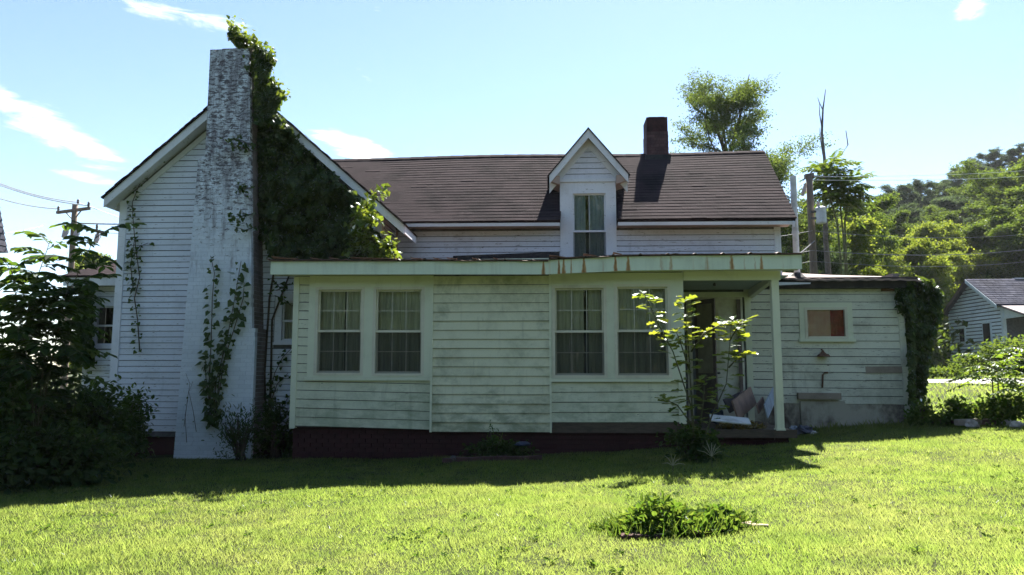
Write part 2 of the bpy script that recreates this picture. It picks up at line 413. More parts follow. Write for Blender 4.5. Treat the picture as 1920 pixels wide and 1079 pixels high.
WHITEP = simple('dirty_white_panel', (0.66, 0.68, 0.68), (0.42, 0.42, 0.40), 4, 0.6)
PLASTIC = simple('crumpled_plastic', (0.42, 0.50, 0.60), (0.20, 0.25, 0.33), 9, 0.3, spec=0.6)
BLUEP = simple('blue_plastic', (0.03, 0.045, 0.10), (0.015, 0.022, 0.05), 9, 0.4, spec=0.5)
BARKCHIP = simple('pale_bark_strip', (0.50, 0.40, 0.27), (0.32, 0.25, 0.17), 20, 0.95)
SOIL = simple('dark_soil', (0.075, 0.05, 0.035), (0.035, 0.025, 0.02), 12, 1.0)

def glass(name, refl=0.10, tint=(0.72, 0.76, 0.72)):
    m, N, L = nodes(name)
    o = N.new('ShaderNodeOutputMaterial'); t = N.new('ShaderNodeBsdfTransparent'); g = N.new('ShaderNodeBsdfGlossy'); mx = N.new('ShaderNodeMixShader')
    t.inputs['Color'].default_value = (*tint, 1); g.inputs['Roughness'].default_value = 0.015; g.inputs['Color'].default_value = (1, 1, 1, 1)
    fr = N.new('ShaderNodeFresnel'); fr.inputs['IOR'].default_value = 1.5
    md = N.new('ShaderNodeMath'); md.operation = 'ADD'; L.new(fr.outputs[0], md.inputs[0]); md.inputs[1].default_value = refl
    bp = N.new('ShaderNodeBump'); bp.inputs['Strength'].default_value = 0.06; bp.inputs['Distance'].default_value = 0.02
    L.new(noise_node(N, L, pos_node(N, L), 5, 2), bp.inputs['Height']); L.new(bp.outputs[0], g.inputs['Normal'])
    L.new(md.outputs[0], mx.inputs[0]); L.new(t.outputs[0], mx.inputs[1]); L.new(g.outputs[0], mx.inputs[2]); L.new(mx.outputs[0], o.inputs[0])
    return m
def screen_mat():
    m, N, L = nodes('insect_screen'); o = N.new('ShaderNodeOutputMaterial'); t = N.new('ShaderNodeBsdfTransparent'); d = N.new('ShaderNodeBsdfDiffuse'); mx = N.new('ShaderNodeMixShader')
    d.inputs['Color'].default_value = (.035, .04, .045, 1); mx.inputs[0].default_value = .38
    L.new(t.outputs[0], mx.inputs[1]); L.new(d.outputs[0], mx.inputs[2]); L.new(mx.outputs[0], o.inputs[0]); return m
SCREEN = screen_mat()
GLASS = glass('old_window_glass', 0.02, (0.8, 0.84, 0.80))
GLASS2 = glass('dusty_window_glass', 0.05, (0.6, 0.66, 0.66))

def leaf(name, a, b, ta, tb, trans=0.42, gloss=0.10, rough=0.42, patch=None):
    m, N, L = nodes(name)
    g = N.new('ShaderNodeNewGeometry'); o = N.new('ShaderNodeOutputMaterial')
    rnd = g.outputs['Random Per Island']
    c = mixc(N, L, rnd, a, b); tcol = mixc(N, L, rnd, ta, tb)
    if patch:
        for pt_ in (patch if isinstance(patch, list) else [patch]):
            f = ramp(N, L, noise_node(N, L, pos_node(N, L), pt_[0], 5, 0.65), 0.44, 0.64, 0, pt_[3])
            c = mixc(N, L, f, c, pt_[1]); tcol = mixc(N, L, f, tcol, pt_[2])
    d = N.new('ShaderNodeBsdfDiffuse'); t = N.new('ShaderNodeBsdfTranslucent'); gl = N.new('ShaderNodeBsdfGlossy')
    gl.inputs['Roughness'].default_value = rough; gl.inputs['Color'].default_value = (0.9, 0.95, 1, 1)
    L.new(c, d.inputs['Color']); L.new(tcol, t.inputs['Color'])
    m1 = N.new('ShaderNodeMixShader'); m1.inputs[0].default_value = trans; L.new(d.outputs[0], m1.inputs[1]); L.new(t.outputs[0], m1.inputs[2])
    m2 = N.new('ShaderNodeMixShader'); lw = N.new('ShaderNodeFresnel'); lw.inputs['IOR'].default_value = 1.35
    q = mul(N, L, lw.outputs[0], gloss * 10)
    L.new(q, m2.inputs[0]); L.new(m1.outputs[0], m2.inputs[1]); L.new(gl.outputs[0], m2.inputs[2]); L.new(m2.outputs[0], o.inputs[0])
    return m
GRASS = leaf('lawn_grass_blade', (0.040, 0.072, 0.018), (0.062, 0.092, 0.026), (0.255, 0.375, 0.055), (0.385, 0.47, 0.095), 0.60, 0.008, 0.5, [(0.5, (0.085, 0.090, 0.034), (0.40, 0.44, 0.12), 0.55), (2.6, (0.030, 0.058, 0.018), (0.18, 0.28, 0.048), 0.6), (1.1, (0.10, 0.092, 0.045), (0.28, 0.26, 0.10), 0.22)])
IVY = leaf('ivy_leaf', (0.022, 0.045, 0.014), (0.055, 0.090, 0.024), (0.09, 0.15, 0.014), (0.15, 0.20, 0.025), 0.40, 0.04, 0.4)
DARKLEAF = leaf('dark_shrub_leaf', (0.014, 0.030, 0.012), (0.028, 0.050, 0.016), (0.10, 0.18, 0.016), (0.17, 0.26, 0.025), 0.40, 0.012, 0.45)
WALNUT = leaf('compound_leaflet', (0.012, 0.026, 0.010), (0.024, 0.046, 0.014), (0.075, 0.15, 0.012), (0.17, 0.26, 0.020), 0.42, 0.012, 0.45)
SAPL = leaf('bright_leaflet', (0.040, 0.085, 0.016), (0.075, 0.125, 0.022), (0.18, 0.30, 0.02), (0.32, 0.40, 0.03), 0.45, 0.03, 0.4)
OAKL = leaf('sapling_leaf', (0.050, 0.098, 0.018), (0.090, 0.135, 0.026), (0.26, 0.34, 0.022), (0.42, 0.44, 0.035), 0.50, 0.03, 0.35)
TREE_A = leaf('forest_leaf_yellowgreen', (0.060, 0.100, 0.018), (0.105, 0.140, 0.026), (0.19, 0.27, 0.022), (0.31, 0.35, 0.035), 0.45, 0.008, 0.55)
TREE_B = leaf('forest_leaf_green', (0.034, 0.066, 0.016), (0.064, 0.100, 0.022), (0.11, 0.18, 0.018), (0.19, 0.25, 0.028), 0.42, 0.008, 0.55)
TREE_C = leaf('forest_leaf_hazed', (0.032, 0.052, 0.030), (0.056, 0.080, 0.044), (0.075, 0.12, 0.04), (0.12, 0.165, 0.055), 0.38, 0.008, 0.55)  # blue-grey cast in the colour stands for haze on far trees
LOCUST = leaf('locust_leaf', (0.045, 0.075, 0.022), (0.080, 0.112, 0.032), (0.11, 0.175, 0.025), (0.19, 0.24, 0.04), 0.42, 0.008, 0.55)
WEED = leaf('bed_plant_leaf', (0.032, 0.075, 0.016), (0.075, 0.125, 0.024), (0.10, 0.20, 0.016), (0.22, 0.29, 0.035), 0.45, 0.003, 0.5)
DEADLEAF = leaf('dead_leaf_litter', (0.16, 0.14, 0.03), (0.22, 0.16, 0.05), (0.24, 0.22, 0.04), (0.28, 0.2, 0.05), 0.25, 0.04, 0.5)
SEEDHEAD = leaf('pale_grass_seedhead', (0.34, 0.34, 0.20), (0.42, 0.42, 0.28), (0.40, 0.42, 0.2), (0.5, 0.5, 0.28), 0.35, 0.05, 0.5)
BACKL = leaf('far_side_leaf', (0.028, 0.048, 0.014), (0.05, 0.075, 0.02), (0.12, 0.2, 0.02), (0.2, 0.27, 0.03), 0.3, 0.04, 0.5)

# ------------------------------------------------------------------ the ground
def table(x, xs, ys): return np.interp(x, xs, ys)
def sstep(t): t = np.clip(t, 0, 1); return t * t * (3 - 2 * t)
def terrain(x, y):
    x = np.asarray(x, float); y = np.asarray(y, float)
    g = table(x, [-60, -12, -8, -4.4, -2, 1.2, 3.4, 7, 12, 20, 40, 90], [-1.6, -.06, .0, .07, .10, .25, .36, .60, .84, 1.0, 1.35, 2.0])
    g = g + np.clip(y - 14, 0, 60) * 0.020 * sstep((x - 3) / 8.0)
    s = (y - 50) * 0.75 + (x - 18) * 0.55
    hill = 34 * sstep(s / 120.0) * sstep((x + 8) / 34.0) * sstep((y - 42) / 20.0)
    g = g + hill
    g = g + 0.018 * np.sin(x * 1.7 + 0.6 * y) * np.cos(y * 1.3 - 0.4 * x) + 0.012 * np.sin(3.1 * x + 1.0) * np.sin(2.7 * y)
    return g
def tz(x, y): return float(terrain(x, y))
def ground_at(px, py):
    d = ray(px, py); lo = 3.0; p = None
    t = lo
    while t < 400:
        q = Vector((0, 0, EYE)) + d * t
        if q.z < tz(q.x, q.y): return Vector((q.x, q.y, tz(q.x, q.y)))
        t += 0.02 + t * 0.002
    return None

def ground_material():
    m, N, L = nodes('lawn_soil_and_thatch')
    p = pos_node(N, L)
    c = mixc(N, L, ramp(N, L, noise_node(N, L, p, 0.5, 6), 0.35, 0.7), (0.028, 0.042, 0.012), (0.050, 0.055, 0.020))
    c = mixc(N, L, ramp(N, L, noise_node(N, L, p, 14, 5), 0.5, 0.75, 0, 0.6), c, (0.055, 0.050, 0.022))
    finish(N, L, c, 1.0, noise_node(N, L, p, 45, 4), 0.8, 0.03, 0.1)
    return m
def build_ground():
    xs = np.unique(np.concatenate([np.linspace(-420, -60, 25), np.linspace(-60, -14, 30), np.linspace(-14, 26, 150), np.linspace(26, 110, 60), np.linspace(110, 420, 25)]))
    ys = np.unique(np.concatenate([np.linspace(-200, -5, 25), np.linspace(-5, 30, 140), np.linspace(30, 170, 80), np.linspace(170, 620, 30)]))
    X, Y = np.meshgrid(xs, ys); Z = terrain(X, Y)
    V = np.stack([X, Y, Z], -1).reshape(-1, 3); nx, ny = len(xs), len(ys)
    i, j = np.meshgrid(np.arange(nx - 1), np.arange(ny - 1)); a = (j * nx + i).ravel()
    idx = np.stack([a, a + 1, a + nx + 1, a + nx], 1).ravel()
    o = single('ground', raw_mesh('ground', V, idx, np.arange(len(a)) * 4, ground_material(), True), kind='structure')
build_ground()
def build_road():
    cl = [(6, 31.0), (10, 29.2), (14, 27.2), (18, 25.6), (22, 24.4), (28, 23.2), (36, 22.2), (60, 20.5)]
    V = []; idx = []
    n = 60
    xs = np.linspace(6, 60, n); yc = np.interp(xs, [c[0] for c in cl], [c[1] for c in cl])
    for k in range(n):
        for w in (-2.1, -0.7, 0.7, 2.1):
            y = yc[k] + w; V.append((xs[k], y, tz(xs[k], y) + 0.03))
    for k in range(n - 1):
        for j in range(3):
            a = k * 4 + j; idx += [a, a + 4, a + 5, a + 1]
    single('road', raw_mesh('road', V, idx, np.arange((n - 1) * 3) * 4, ASPHALT, True), kind='structure')
build_road()

# ------------------------------------------------------------------ the farmhouse
A, G, CHF, M = 12.4, 13.3, 12.75, 14.5
GB = Thing('farmhouse', (0, M, tz(0, M)), 'old white clapboard farmhouse with overgrown chimney, dormer and enclosed front porch', 'house')
GX0, GX1 = wx(221, 500, G), wx(741, 470, M)
RK = G - 0.30                                   # plane of the bargeboards
PK, TL, TR = at(452, 152, RK), at(195, 370, RK), at(757, 420, RK)
SL = (PK.z - TL.z) / (PK.x - TL.x); SR = (PK.z - TR.z) / (TR.x - PK.x)
def rake(x, drop=0.0): return (PK.z - SL * (PK.x - x) if x < PK.x else PK.z - SR * (x - PK.x)) - drop
EVL, EVR = at(755, 413, M - .35), at(1487, 408, M - .35)
RY = M + 2.55
RGL, RGR = at(640, 299, RY), at(1430, 285, RY)
MX1 = wx(1462, 440, M)
SHX0, SHX1 = wx(1396, 600, M), wx(1702, 700, M)

LAP_SHADE = simple('painted_lap_shade', (0.15, 0.155, 0.16), (0.09, 0.09, 0.09), 9, 0.9)  # dark colour painting the shade lines under the laps and in the slots
def clapboards(wall, mat, Y, zl, zr, x0, x1, openings=(), tb=0.022, tt=0.013, wob=0.0025, name='clapboard', skip=None, axis='x', gap=0.0, slot=0.011):
    """rows between successive heights zl[i]..zl[i+1] (left) and zr (right), cut around openings"""
    for i in range(len(zl) - 1):
        segs = []
        zm = (zl[i] + zl[i + 1] + zr[i] + zr[i + 1]) / 4
        xa = x0(zm) if callable(x0) else x0; xb = x1(zm) if callable(x1) else x1
        if xb - xa < 0.05: continue
        cuts = sorted([(o[0], o[1]) for o in openings if o[2] < zm < o[3]])
        cur = xa
        for c0, c1 in cuts:
            if c0 > cur + 0.02: segs.append((cur, min(c0, xb)))
            cur = max(cur, c1)
        if cur < xb - 0.02: segs.append((cur, xb))
        if axis == 'x' and name == 'clapboard':
            ns = []
            for (sa, sb) in segs:
                if sb - sa > 1.7 and R(0, 1) < .6:
                    k_ = sa + (sb - sa) * R(.25, .75); ns += [(sa, k_ - .0015), (k_ + .0015, sb)]
                else: ns.append((sa, sb))
            segs = ns
        for (sa, sb) in segs:
            if sb - sa < 0.03: continue
            def zz(arr, x): t = (x - xw0) / (xw1 - xw0); return arr[0] * (1 - t) + arr[1] * t
            xw0 = x0(zl[0]) if callable(x0) else x0; xw1 = x1(zl[0]) if callable(x1) else x1
            j = R(-wob, wob); th = tb * R(0.85, 1.15); k = R(-wob, wob)
            def pt(x, row, y, dz=0): return (x, y, zz((zl[row], zr[row]), x) + dz)
            xa2 = sa; xb2 = sb; xt0, xt1 = sa, sb
            if callable(x0) and sa == xa: xa2 = x0(zl[i]); xt0 = x0(zl[i + 1])
            if callable(x1) and sb == xb: xb2 = x1(zl[i]); xt1 = x1(zl[i + 1])
            if xt1 - xt0 < 0.01: continue
            mb = MB()
            b = [pt(xa2, i, Y - th, gap + j), pt(xb2, i, Y - th, gap + k), pt(xb2, i, Y + .001, gap + k), pt(xa2, i, Y + .001, gap + j)]
            t = [pt(xt0, i + 1, Y - tt, -slot), pt(xt1, i + 1, Y - tt, -slot), pt(xt1, i + 1, Y + .001, -slot), pt(xt0, i + 1, Y + .001, -slot)]
            mb.hexa(b, t)
            if axis == 'y':       # wall facing +X: swap axes (x along depth, outward = +X)
                mb.v = [(2 * Y - vy, vx, vz) for vx, vy, vz in mb.v]
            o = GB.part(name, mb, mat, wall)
            o.data.materials.append(LAP_SHADE); o.data.polygons[0].material_index = 1
def wall_with_holes(poly_rects, holes, Y, th=0.12):
    """solid boxes covering rects minus holes"""
    mb = MB()
    for (x0, x1, z0, z1) in poly_rects:
        xs = sorted(set([x0, x1] + [min(max(v, x0), x1) for h in holes for v in h[:2]]))
        for a, b in zip(xs[:-1], xs[1:]):
            if b - a < 1e-4: continue
            zs = [(z0, z1)]
            for h in holes:
                if h[0] <= (a + b) / 2 <= h[1]:
                    nz = []
                    for (p, q) in zs:
                        if h[3] <= p or h[2] >= q: nz.append((p, q)); continue
                        if h[2] > p: nz.append((p, h[2]))
                        if h[3] < q: nz.append((h[3], q))
                    zs = nz
            for (p, q) in zs:
                if q - p > 1e-4: mb.box(a, b, Y + .003, Y + th, p, q)
    return mb
def rows(z0, z1, e):
    n = max(1, round((z1 - z0) / e)); return [z0 + (z1 - z0) * i / n for i in range(n + 1)]

def drape(x0, x1, z0, z1, Y, folds, amp, n=60, gather=0.0):
    mb = MB(); vs = []; ph = R(0, 6)
    for k in range(n + 1):
        t = k / n; x = x0 + (x1 - x0) * t
        y = Y + amp * math.sin(t * folds * 6.283 + ph) + amp * 0.5 * math.sin(t * folds * 2.3 * 6.283 + 1.3 * ph)
        vs.append((x, y, z0)); vs.append((x, y, z1))
    mb.add(vs, [(2 * k, 2 * k + 2, 2 * k + 3, 2 * k + 1) for k in range(n)]); return mb

MUNT = simple('dull_muntin', (0.66, 0.64, 0.54), (0.50, 0.48, 0.40), 9, .7)
def window(x0, x1, z0, z1, Y, grid=(3, 2), lower=(3, 2), sash=SASH, frame=SASH, split=0.5, curt=CURTAIN, curt_l=CURT_D, fr=0.035, recess=0.05, depth=0.5, storm=True, glass_m=None, tilt=0.0, cdep=.10):
    """double-hung window unit; x0..z1 is the opening inside the casing"""
    glass_m = glass_m or GLASS
    mb = MB(); yo = Y - 0.040
    mb.box(x0, x0 + fr, yo, Y + 0.13, z0, z1); mb.box(x1 - fr, x1, yo, Y + 0.13, z0, z1)
    mb.box(x0 + fr, x1 - fr, yo + .002, Y + 0.13, z1 - fr, z1); mb.box(x0 + fr, x1 - fr, yo - .006, Y + 0.13, z0, z0 + fr * 0.9)
    w = GB.part('window', mb, frame)
    a, b, c, d = x0 + fr, x1 - fr, z0 + fr * 0.9, z1 - fr
    zm = c + (d - c) * split
    st = 0.030
    for (lo, hi, yy, gr, nm) in ((zm - .018, d, Y + 0.005, grid, 'upper'), (c, zm + .018, Y + 0.035, lower, 'lower')):
        s = MB()
        s.box(a + .001, a + st, yy, yy + .03, lo, hi); s.box(b - st, b - .001, yy, yy + .03, lo, hi)
        s.box(a + st, b - st, yy + .001, yy + .03, hi - st, hi - .001); s.box(a + st, b - st, yy + .001, yy + .03, lo + .001, lo + st * 1.15)
        so = GB.part('sash', s, sash, w)
        gx0, gx1, gz0, gz1 = a + st, b - st, lo + st * 1.15, hi - st
        p = MB(); p.add([(gx0, yy + .012, gz0), (gx1, yy + .012, gz0), (gx1, yy + .012 + tilt, gz1), (gx0, yy + .012 + tilt, gz1)], [(0, 1, 2, 3)])
        GB.part('pane', p, glass_m, w)
        if gr:
            mw = 0.0055
            for k in range(1, gr[0]):
                q = MB(); x = gx0 + (gx1 - gx0) * k / gr[0] + R(-.004, .004); q.box(x - mw, x + mw, yy + .002, yy + .028, gz0, gz1); GB.part('muntin', q, MUNT if sash is SASH else sash, w)
            for k in range(1, gr[1]):
                q = MB(); z = gz0 + (gz1 - gz0) * k / gr[1]; q.box(gx0, gx1, yy + .0035, yy + .0265, z - mw, z + mw); GB.part('muntin', q, MUNT if sash is SASH else sash, w)
    if lower: GB.part('insect_screen', MB().add([(a, Y + .02, c), (b, Y + .02, c), (b, Y + .02, zm), (a, Y + .02, zm)], [(0, 1, 2, 3)]), SCREEN, w)
    # meeting rail proud of both sashes
    GB.part('meeting_rail', MB().box(a + .001, b - .001, Y - .006, Y + .04, zm - .02, zm + .02), sash, w)
    if curt:
        xm = a + (b - a) * R(.35, .65); gp_ = R(-.02, .10)
        for (p_, q_) in ((a - .02, xm - gp_ / 2), (xm + gp_ / 2, b + .02)):
            if curt_l is curt: zl_ = c - .04
            else: zl_ = zm
            GB.part('curtain', drape(p_, q_, zl_, d + .03, Y + cdep + R(0, .04), R(3.2, 5.5), R(.004, .010)), curt, w)
            if curt_l and curt_l is not curt: GB.part('curtain', drape(p_, q_, c - .04, zm, Y + cdep + R(.01, .05), R(3, 5), R(.004, .010)), curt_l, w)
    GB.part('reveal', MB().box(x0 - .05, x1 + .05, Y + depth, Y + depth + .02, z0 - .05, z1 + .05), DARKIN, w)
    return w

# ---------- gable wing
def build_gable():
    zb = 0.46
    cx0, cx1 = GX0 + 0.13, GX1 - 0.11
    win = (wx(526, 600, G), wx(526, 600, G) + 0.72, wz(540, 642, G), wz(540, 562, G))
    tr = 0.10
    op = (win[0] - tr - .02, win[1] + tr, win[2] - .06, win[3] + tr)
    core = MB()
    core.prism([(GX0, zb - .1), (win[0], zb - .1), (win[0], rake(win[0], .12)), (PK.x, PK.z - .12), (GX0, rake(GX0, .12))], G + .003, G + .14)
    core.prism([(win[1], zb - .1), (GX1, zb - .1), (GX1, rake(GX1, .12)), (win[1], rake(win[1], .12))], G + .003, G + .14)
    core.box(win[0], win[1], G + .003, G + .14, zb - .1, win[2]); core.prism([(win[0], win[3]), (win[1], win[3]), (win[1], rake(win[1], .12)), (win[0], rake(win[0], .12))], G + .003, G + .14)
    core.box(GX0, GX0 + .12, G + .14, G + 7.2, zb - .1, rake(GX0, .14)); core.box(GX1 - .12, GX1 - .004, G + .14, M, zb - .1, rake(GX1, .14))
    core.box(GX0 + .12, GX1, G + 7.1, G + 7.2, zb - .1, rake(GX0, .14))
    wall = GB.part('gable_wall', core, LAP_SHADE)
    chl, chr_ = wx(350, 560, CHF) + .05, wx(473, 480, CHF) - .05
    zz = rows(zb, PK.z - .25, 0.108)
    xl = lambda z: max(cx0, PK.x - (PK.z - .20 - z) / SL); xr = lambda z: min(cx1, PK.x + (PK.z - .20 - z) / SR)
    ops = [op, (chl + .12, chr_, -1, 5.2), (wx(385, 290, CHF) + .1, wx(467, 290, CHF) - .1, 5.2, 9)]
    clapboards(wall, W_GABLE, G, zz, [z - .004 for z in zz], xl, xr, ops)
    # corner boards
    for (a, b) in ((GX0 - .012, cx0), (cx1, GX1 + .012)):
        GB.part('corner_board', MB().box(a, b, G - .034, G + .09, zb - .02, rake((a + b) / 2, .20)), W_TRIM, wall)
    # frieze boards along the rake, then bargeboards and soffit
    for s in (-1, 1):
        tip = TL if s < 0 else TR
        ex = GX0 if s < 0 else GX1
        p, q = Vector((PK.x, G - .03, PK.z - .27)), Vector((ex, G - .03, rake(ex, .27)))
        GB.part('frieze_board', MB().beam(p, q, .04, .11, (0, 1, 0)) if False else MB().prism(
            ([(q.x, q.z - .06), (p.x, p.z - .06), (p.x, p.z + .06), (q.x, q.z + .06)] if s < 0 else [(p.x, p.z - .06), (q.x, q.z - .06), (q.x, q.z + .06), (p.x, p.z + .06)]), G - .036, G + .002), W_TRIM, wall)
        d = .19
        poly = [(tip.x, tip.z - d), (PK.x, PK.z - d), (PK.x, PK.z), (tip.x, tip.z)] if s < 0 else [(PK.x, PK.z - d), (tip.x, tip.z - d), (tip.x, tip.z), (PK.x, PK.z)]
        GB.part('bargeboard', MB().prism(poly, RK, RK + .03), W_TRIM)
        # soffit under the overhang
        qd = [(tip.x, RK + .03, tip.z - .12), (PK.x, RK + .03, PK.z - .12), (PK.x, G + .01, PK.z - .12), (tip.x, G + .01, tip.z - .12)]
        GB.part('soffit', MB().slab(qd, .02), W_TRIM if s < 0 else SOFFIT)
        # eave soffit and fascia down the sides
        yb = G + 7.2 if s < 0 else M - .30
        ei = GX0 if s < 0 else GX1
        GB.part('soffit', MB().slab([(tip.x, G + .012, tip.z - .14), (ei, G + .012, rake(ei, .14)), (ei, yb, rake(ei, .14)), (tip.x, yb, tip.z - .14)], .02), W_TRIM if s < 0 else SOFFIT)
        GB.part('eave_fascia', MB().box(tip.x - .012, tip.x + .012, RK + .031, yb, tip.z - .17, tip.z - .02), W_TRIM)
    # window
    w = window(win[0], win[1], win[2], win[3], G, grid=None, lower=None, sash=W_TRIM, frame=W_TRIM, curt=CURT_D, curt_l=CURT_D)
    cas = MB(); a, b, c, d = win
    cas.box(a - tr, a, G - .032, G + .02, c, d + tr); cas.box(b, b + tr, G - .032, G + .02, c, d + tr)
    cas.box(a, b, G - .033, G + .02, d, d + tr); cas.box(a - tr - .03, b + tr + .03, G - .06, G + .02, c - .05, c - .001)
    GB.part('casing', cas, W_TRIM, w)
    # side wall facing right
    side = GB.part('side_wall', MB().box(GX1 - .003, GX1 + .003, G + .02, M - .03, 3.2, rake(GX1, .16)), LAP_SHADE)
    zs = rows(3.3, rake(GX1, .2), 0.108)
    clapboards(side, W_GABLE, GX1, zs, zs, G + .03, M - .05, axis='y')
    # roof slopes with courses
    gb_roof = {}
    for s in (-1, 1):
        tip = TL if s < 0 else TR
        ex = tip.x - .06 * -s * -1 if False else tip.x + s * .04
        ez = tip.z - .04 * (SL if s < 0 else SR)
        qd = [(PK.x, RK - .03, PK.z + .02), (ex, RK - .03, ez + .02), (ex, (G + 7.4 if s < 0 else M - .3), ez + .02), (PK.x, G + 7.4, PK.z + .02)]
        if s > 0:
            vx = GX1
            mb = MB().slab([(PK.x, RK - .03, PK.z + .02), (ex, RK - .03, ez + .02), (ex, M - .33, ez + .02), (PK.x, M - .33, PK.z + .02)], .025)
            mb.slab([(PK.x, M - .33, PK.z + .02), (vx, M - .33, rake(vx) + .02), (vx, G + 7.4, rake(vx) + .02), (PK.x, G + 7.4, PK.z + .02)], .025)
        else: mb = MB().slab(qd, .025)
        r = GB.part('gable_roof', mb, SHINGLE)
        # curled shingle ends along the rake edge
        n = 30; e = MB()
        for k in range(n):
            t = (k + .5) / n; x = PK.x + (ex - PK.x) * t; z = PK.z + (ez - PK.z) * t + .022
            dx, dz = (ex - PK.x) / n * .54, (ez - PK.z) / n * .54
            y0 = RK - .035 - R(0, .02)
            e.obox((x, y0 + .12, z + R(0, .012)), (dx, 0, dz + R(-.008, .008)), (0, .12, 0), (0, 0, .005))
        GB.part('shingle_edge', e, SHINGLE, r, kind='stuff')
    # foundation under the gable
    GB.part('gable_foundation', MB().box(GX0 + .05, GX1 - .05, G + .05, G + .25, -.3, zb - .0), FOUNDB)
build_gable()

# ---------- painted end chimney
def build_chimney():
    zt = wz(430, 97, CHF)
    zb = -0.12
    ux0, ux1 = wx(389, 200, CHF), wx(467.5, 200, CHF)
    z_sh = wz(372, 302, CHF)
    lA, lB = wx(371, 306, CHF), wx(329, 800, CHF)
    z_st = wz(470, 616, CHF)
    def xl(z): return ux0 if z > z_sh else lA + (lB - lA) * (z_sh - z) / (z_sh - 0.3)
    xt_, xm_ = wx(467.5, 97, CHF), wx(471, 480, CHF); zmr = wz(471, 480, CHF)
    def xr(z): return xt_ + (xm_ - xt_) * (zt - z) / (zt - zmr) if z > z_st else wx(478, 640, CHF)
    yb = G + .02
    core = MB(); e = .007
    core.hexa([(ux0 + e, CHF + e, z_sh - .1), (xr(z_sh - .1) - e, CHF + e, z_sh - .1), (xr(z_sh - .1) - e, yb, z_sh - .1), (ux0 + e, yb, z_sh - .1)], [(ux0 + e, CHF + e, zt - .02), (xt_ - e, CHF + e, zt - .02), (xt_ - e, yb, zt - .02), (ux0 + e, yb, zt - .02)])
    core.hexa([(xl(zb) + e, CHF + e, zb), (xr(zb) - e, CHF + e, zb), (xr(zb) - e, yb, zb), (xl(zb) + e, yb, zb)],
              [(xl(z_st) + e, CHF + e, z_st - .01), (xr(zb) - e, CHF + e, z_st - .01), (xr(zb) - e, yb, z_st - .01), (xl(z_st) + e, yb, z_st - .01)])
    core.hexa([(xl(z_st) + e, CHF + e, z_st - .01), (xr(z_st + .1) - e, CHF + e, z_st - .01), (xr(z_st + .1) - e, yb, z_st - .01), (xl(z_st) + e, yb, z_st - .01)],
              [(lA + e, CHF + e, z_sh), (xr(z_sh) - e, CHF + e, z_sh), (xr(z_sh) - e, yb, z_sh), (lA + e, yb, z_sh)])
    ch = GB.part('chimney', core, MORTAR, label='tall white painted brick chimney streaked with soot')
    hb, lb, mj = 0.0765, 0.215, 0.006
    z = zb; row = 0; low = MB(); side = MB(); unit_mesh = {}
    while z < zt - 0.02:
        h = hb - mj
        a, b = xl(z + .03), xr(z + .03)
        off = (row % 2) * lb / 2
        x = a - off
        while x < b - .01:
            p, q = max(x, a), min(x + lb - mj, b)
            if q - p > .02:
                pr = R(-.0015, .002)
                if z > z_sh:
                    key = round(q - p, 2)
                    if key not in unit_mesh:
                        unit_mesh[key] = MB().box(-(q - p) / 2, (q - p) / 2, 0, .10, 0, h).mesh('brick', CHPAINT)
                    o = GB.put('brick', unit_mesh[key], ch)
                    o.location = Vector(((p + q) / 2, CHF - pr, z)) - Vector(GB.base)
                    o.rotation_euler = (R(-.02, .02), R(-.006, .006), R(-.02, .02))
                else:
                    low.obox(((p + q) / 2, CHF + .05 - pr, z + h / 2), ((q - p) / 2, 0, R(-.0015, .0015)), (0, .05, 0), (0, 0, h / 2))
            x += lb
        # side faces
        for (xx, sg) in ((a, -1), (b, 1)):
            y = CHF + (.105 if row % 2 == 0 else .0)
            y = CHF + .105 if row % 2 == 0 else CHF + .105
            while y < yb - .02:
                y2 = min(y + lb - mj - (.1 if row % 2 else 0), yb)
                pr = R(-.002, .004)
                side.box(xx - .05 - (sg < 0) * pr, xx + .05 + (sg > 0) * pr, y, y2, z, z + h) if False else side.box(min(xx, xx - sg * .08) - (sg < 0) * pr, max(xx, xx - sg * .08) + (sg > 0) * pr, y, y2, z, z + h)
                y = y2 + mj
        z += hb; row += 1
    GB.part('brickwork', low, CHPAINT, ch, kind='stuff')
    GB.part('side_brickwork', side, CHSIDE, ch, kind='stuff')
    # shoulder cap and broken top course
    GB.part('shoulder_cap', MB().hexa([(lA - .01, CHF - .008, z_sh - .02), (ux0 + .02, CHF - .008, z_sh - .02), (ux0 + .02, yb, z_sh - .02), (lA - .01, yb, z_sh - .02)],
            [(lA + .04, CHF - .004, z_sh + .05), (ux0 + .02, CHF - .004, z_sh + .09), (ux0 + .02, yb, z_sh + .09), (lA + .04, yb, z_sh + .05)]), CHPAINT, ch)
    cap = MB()
    x0 = ux0 + .22
    for k in range(3): cap.box(x0 + k * .195, x0 + k * .195 + .185, CHF + .02, yb - .05, zt - .005, zt + .072 + R(-.006, .006))
    GB.part('flue_course', cap, CHSIDE, ch)
build_chimney()

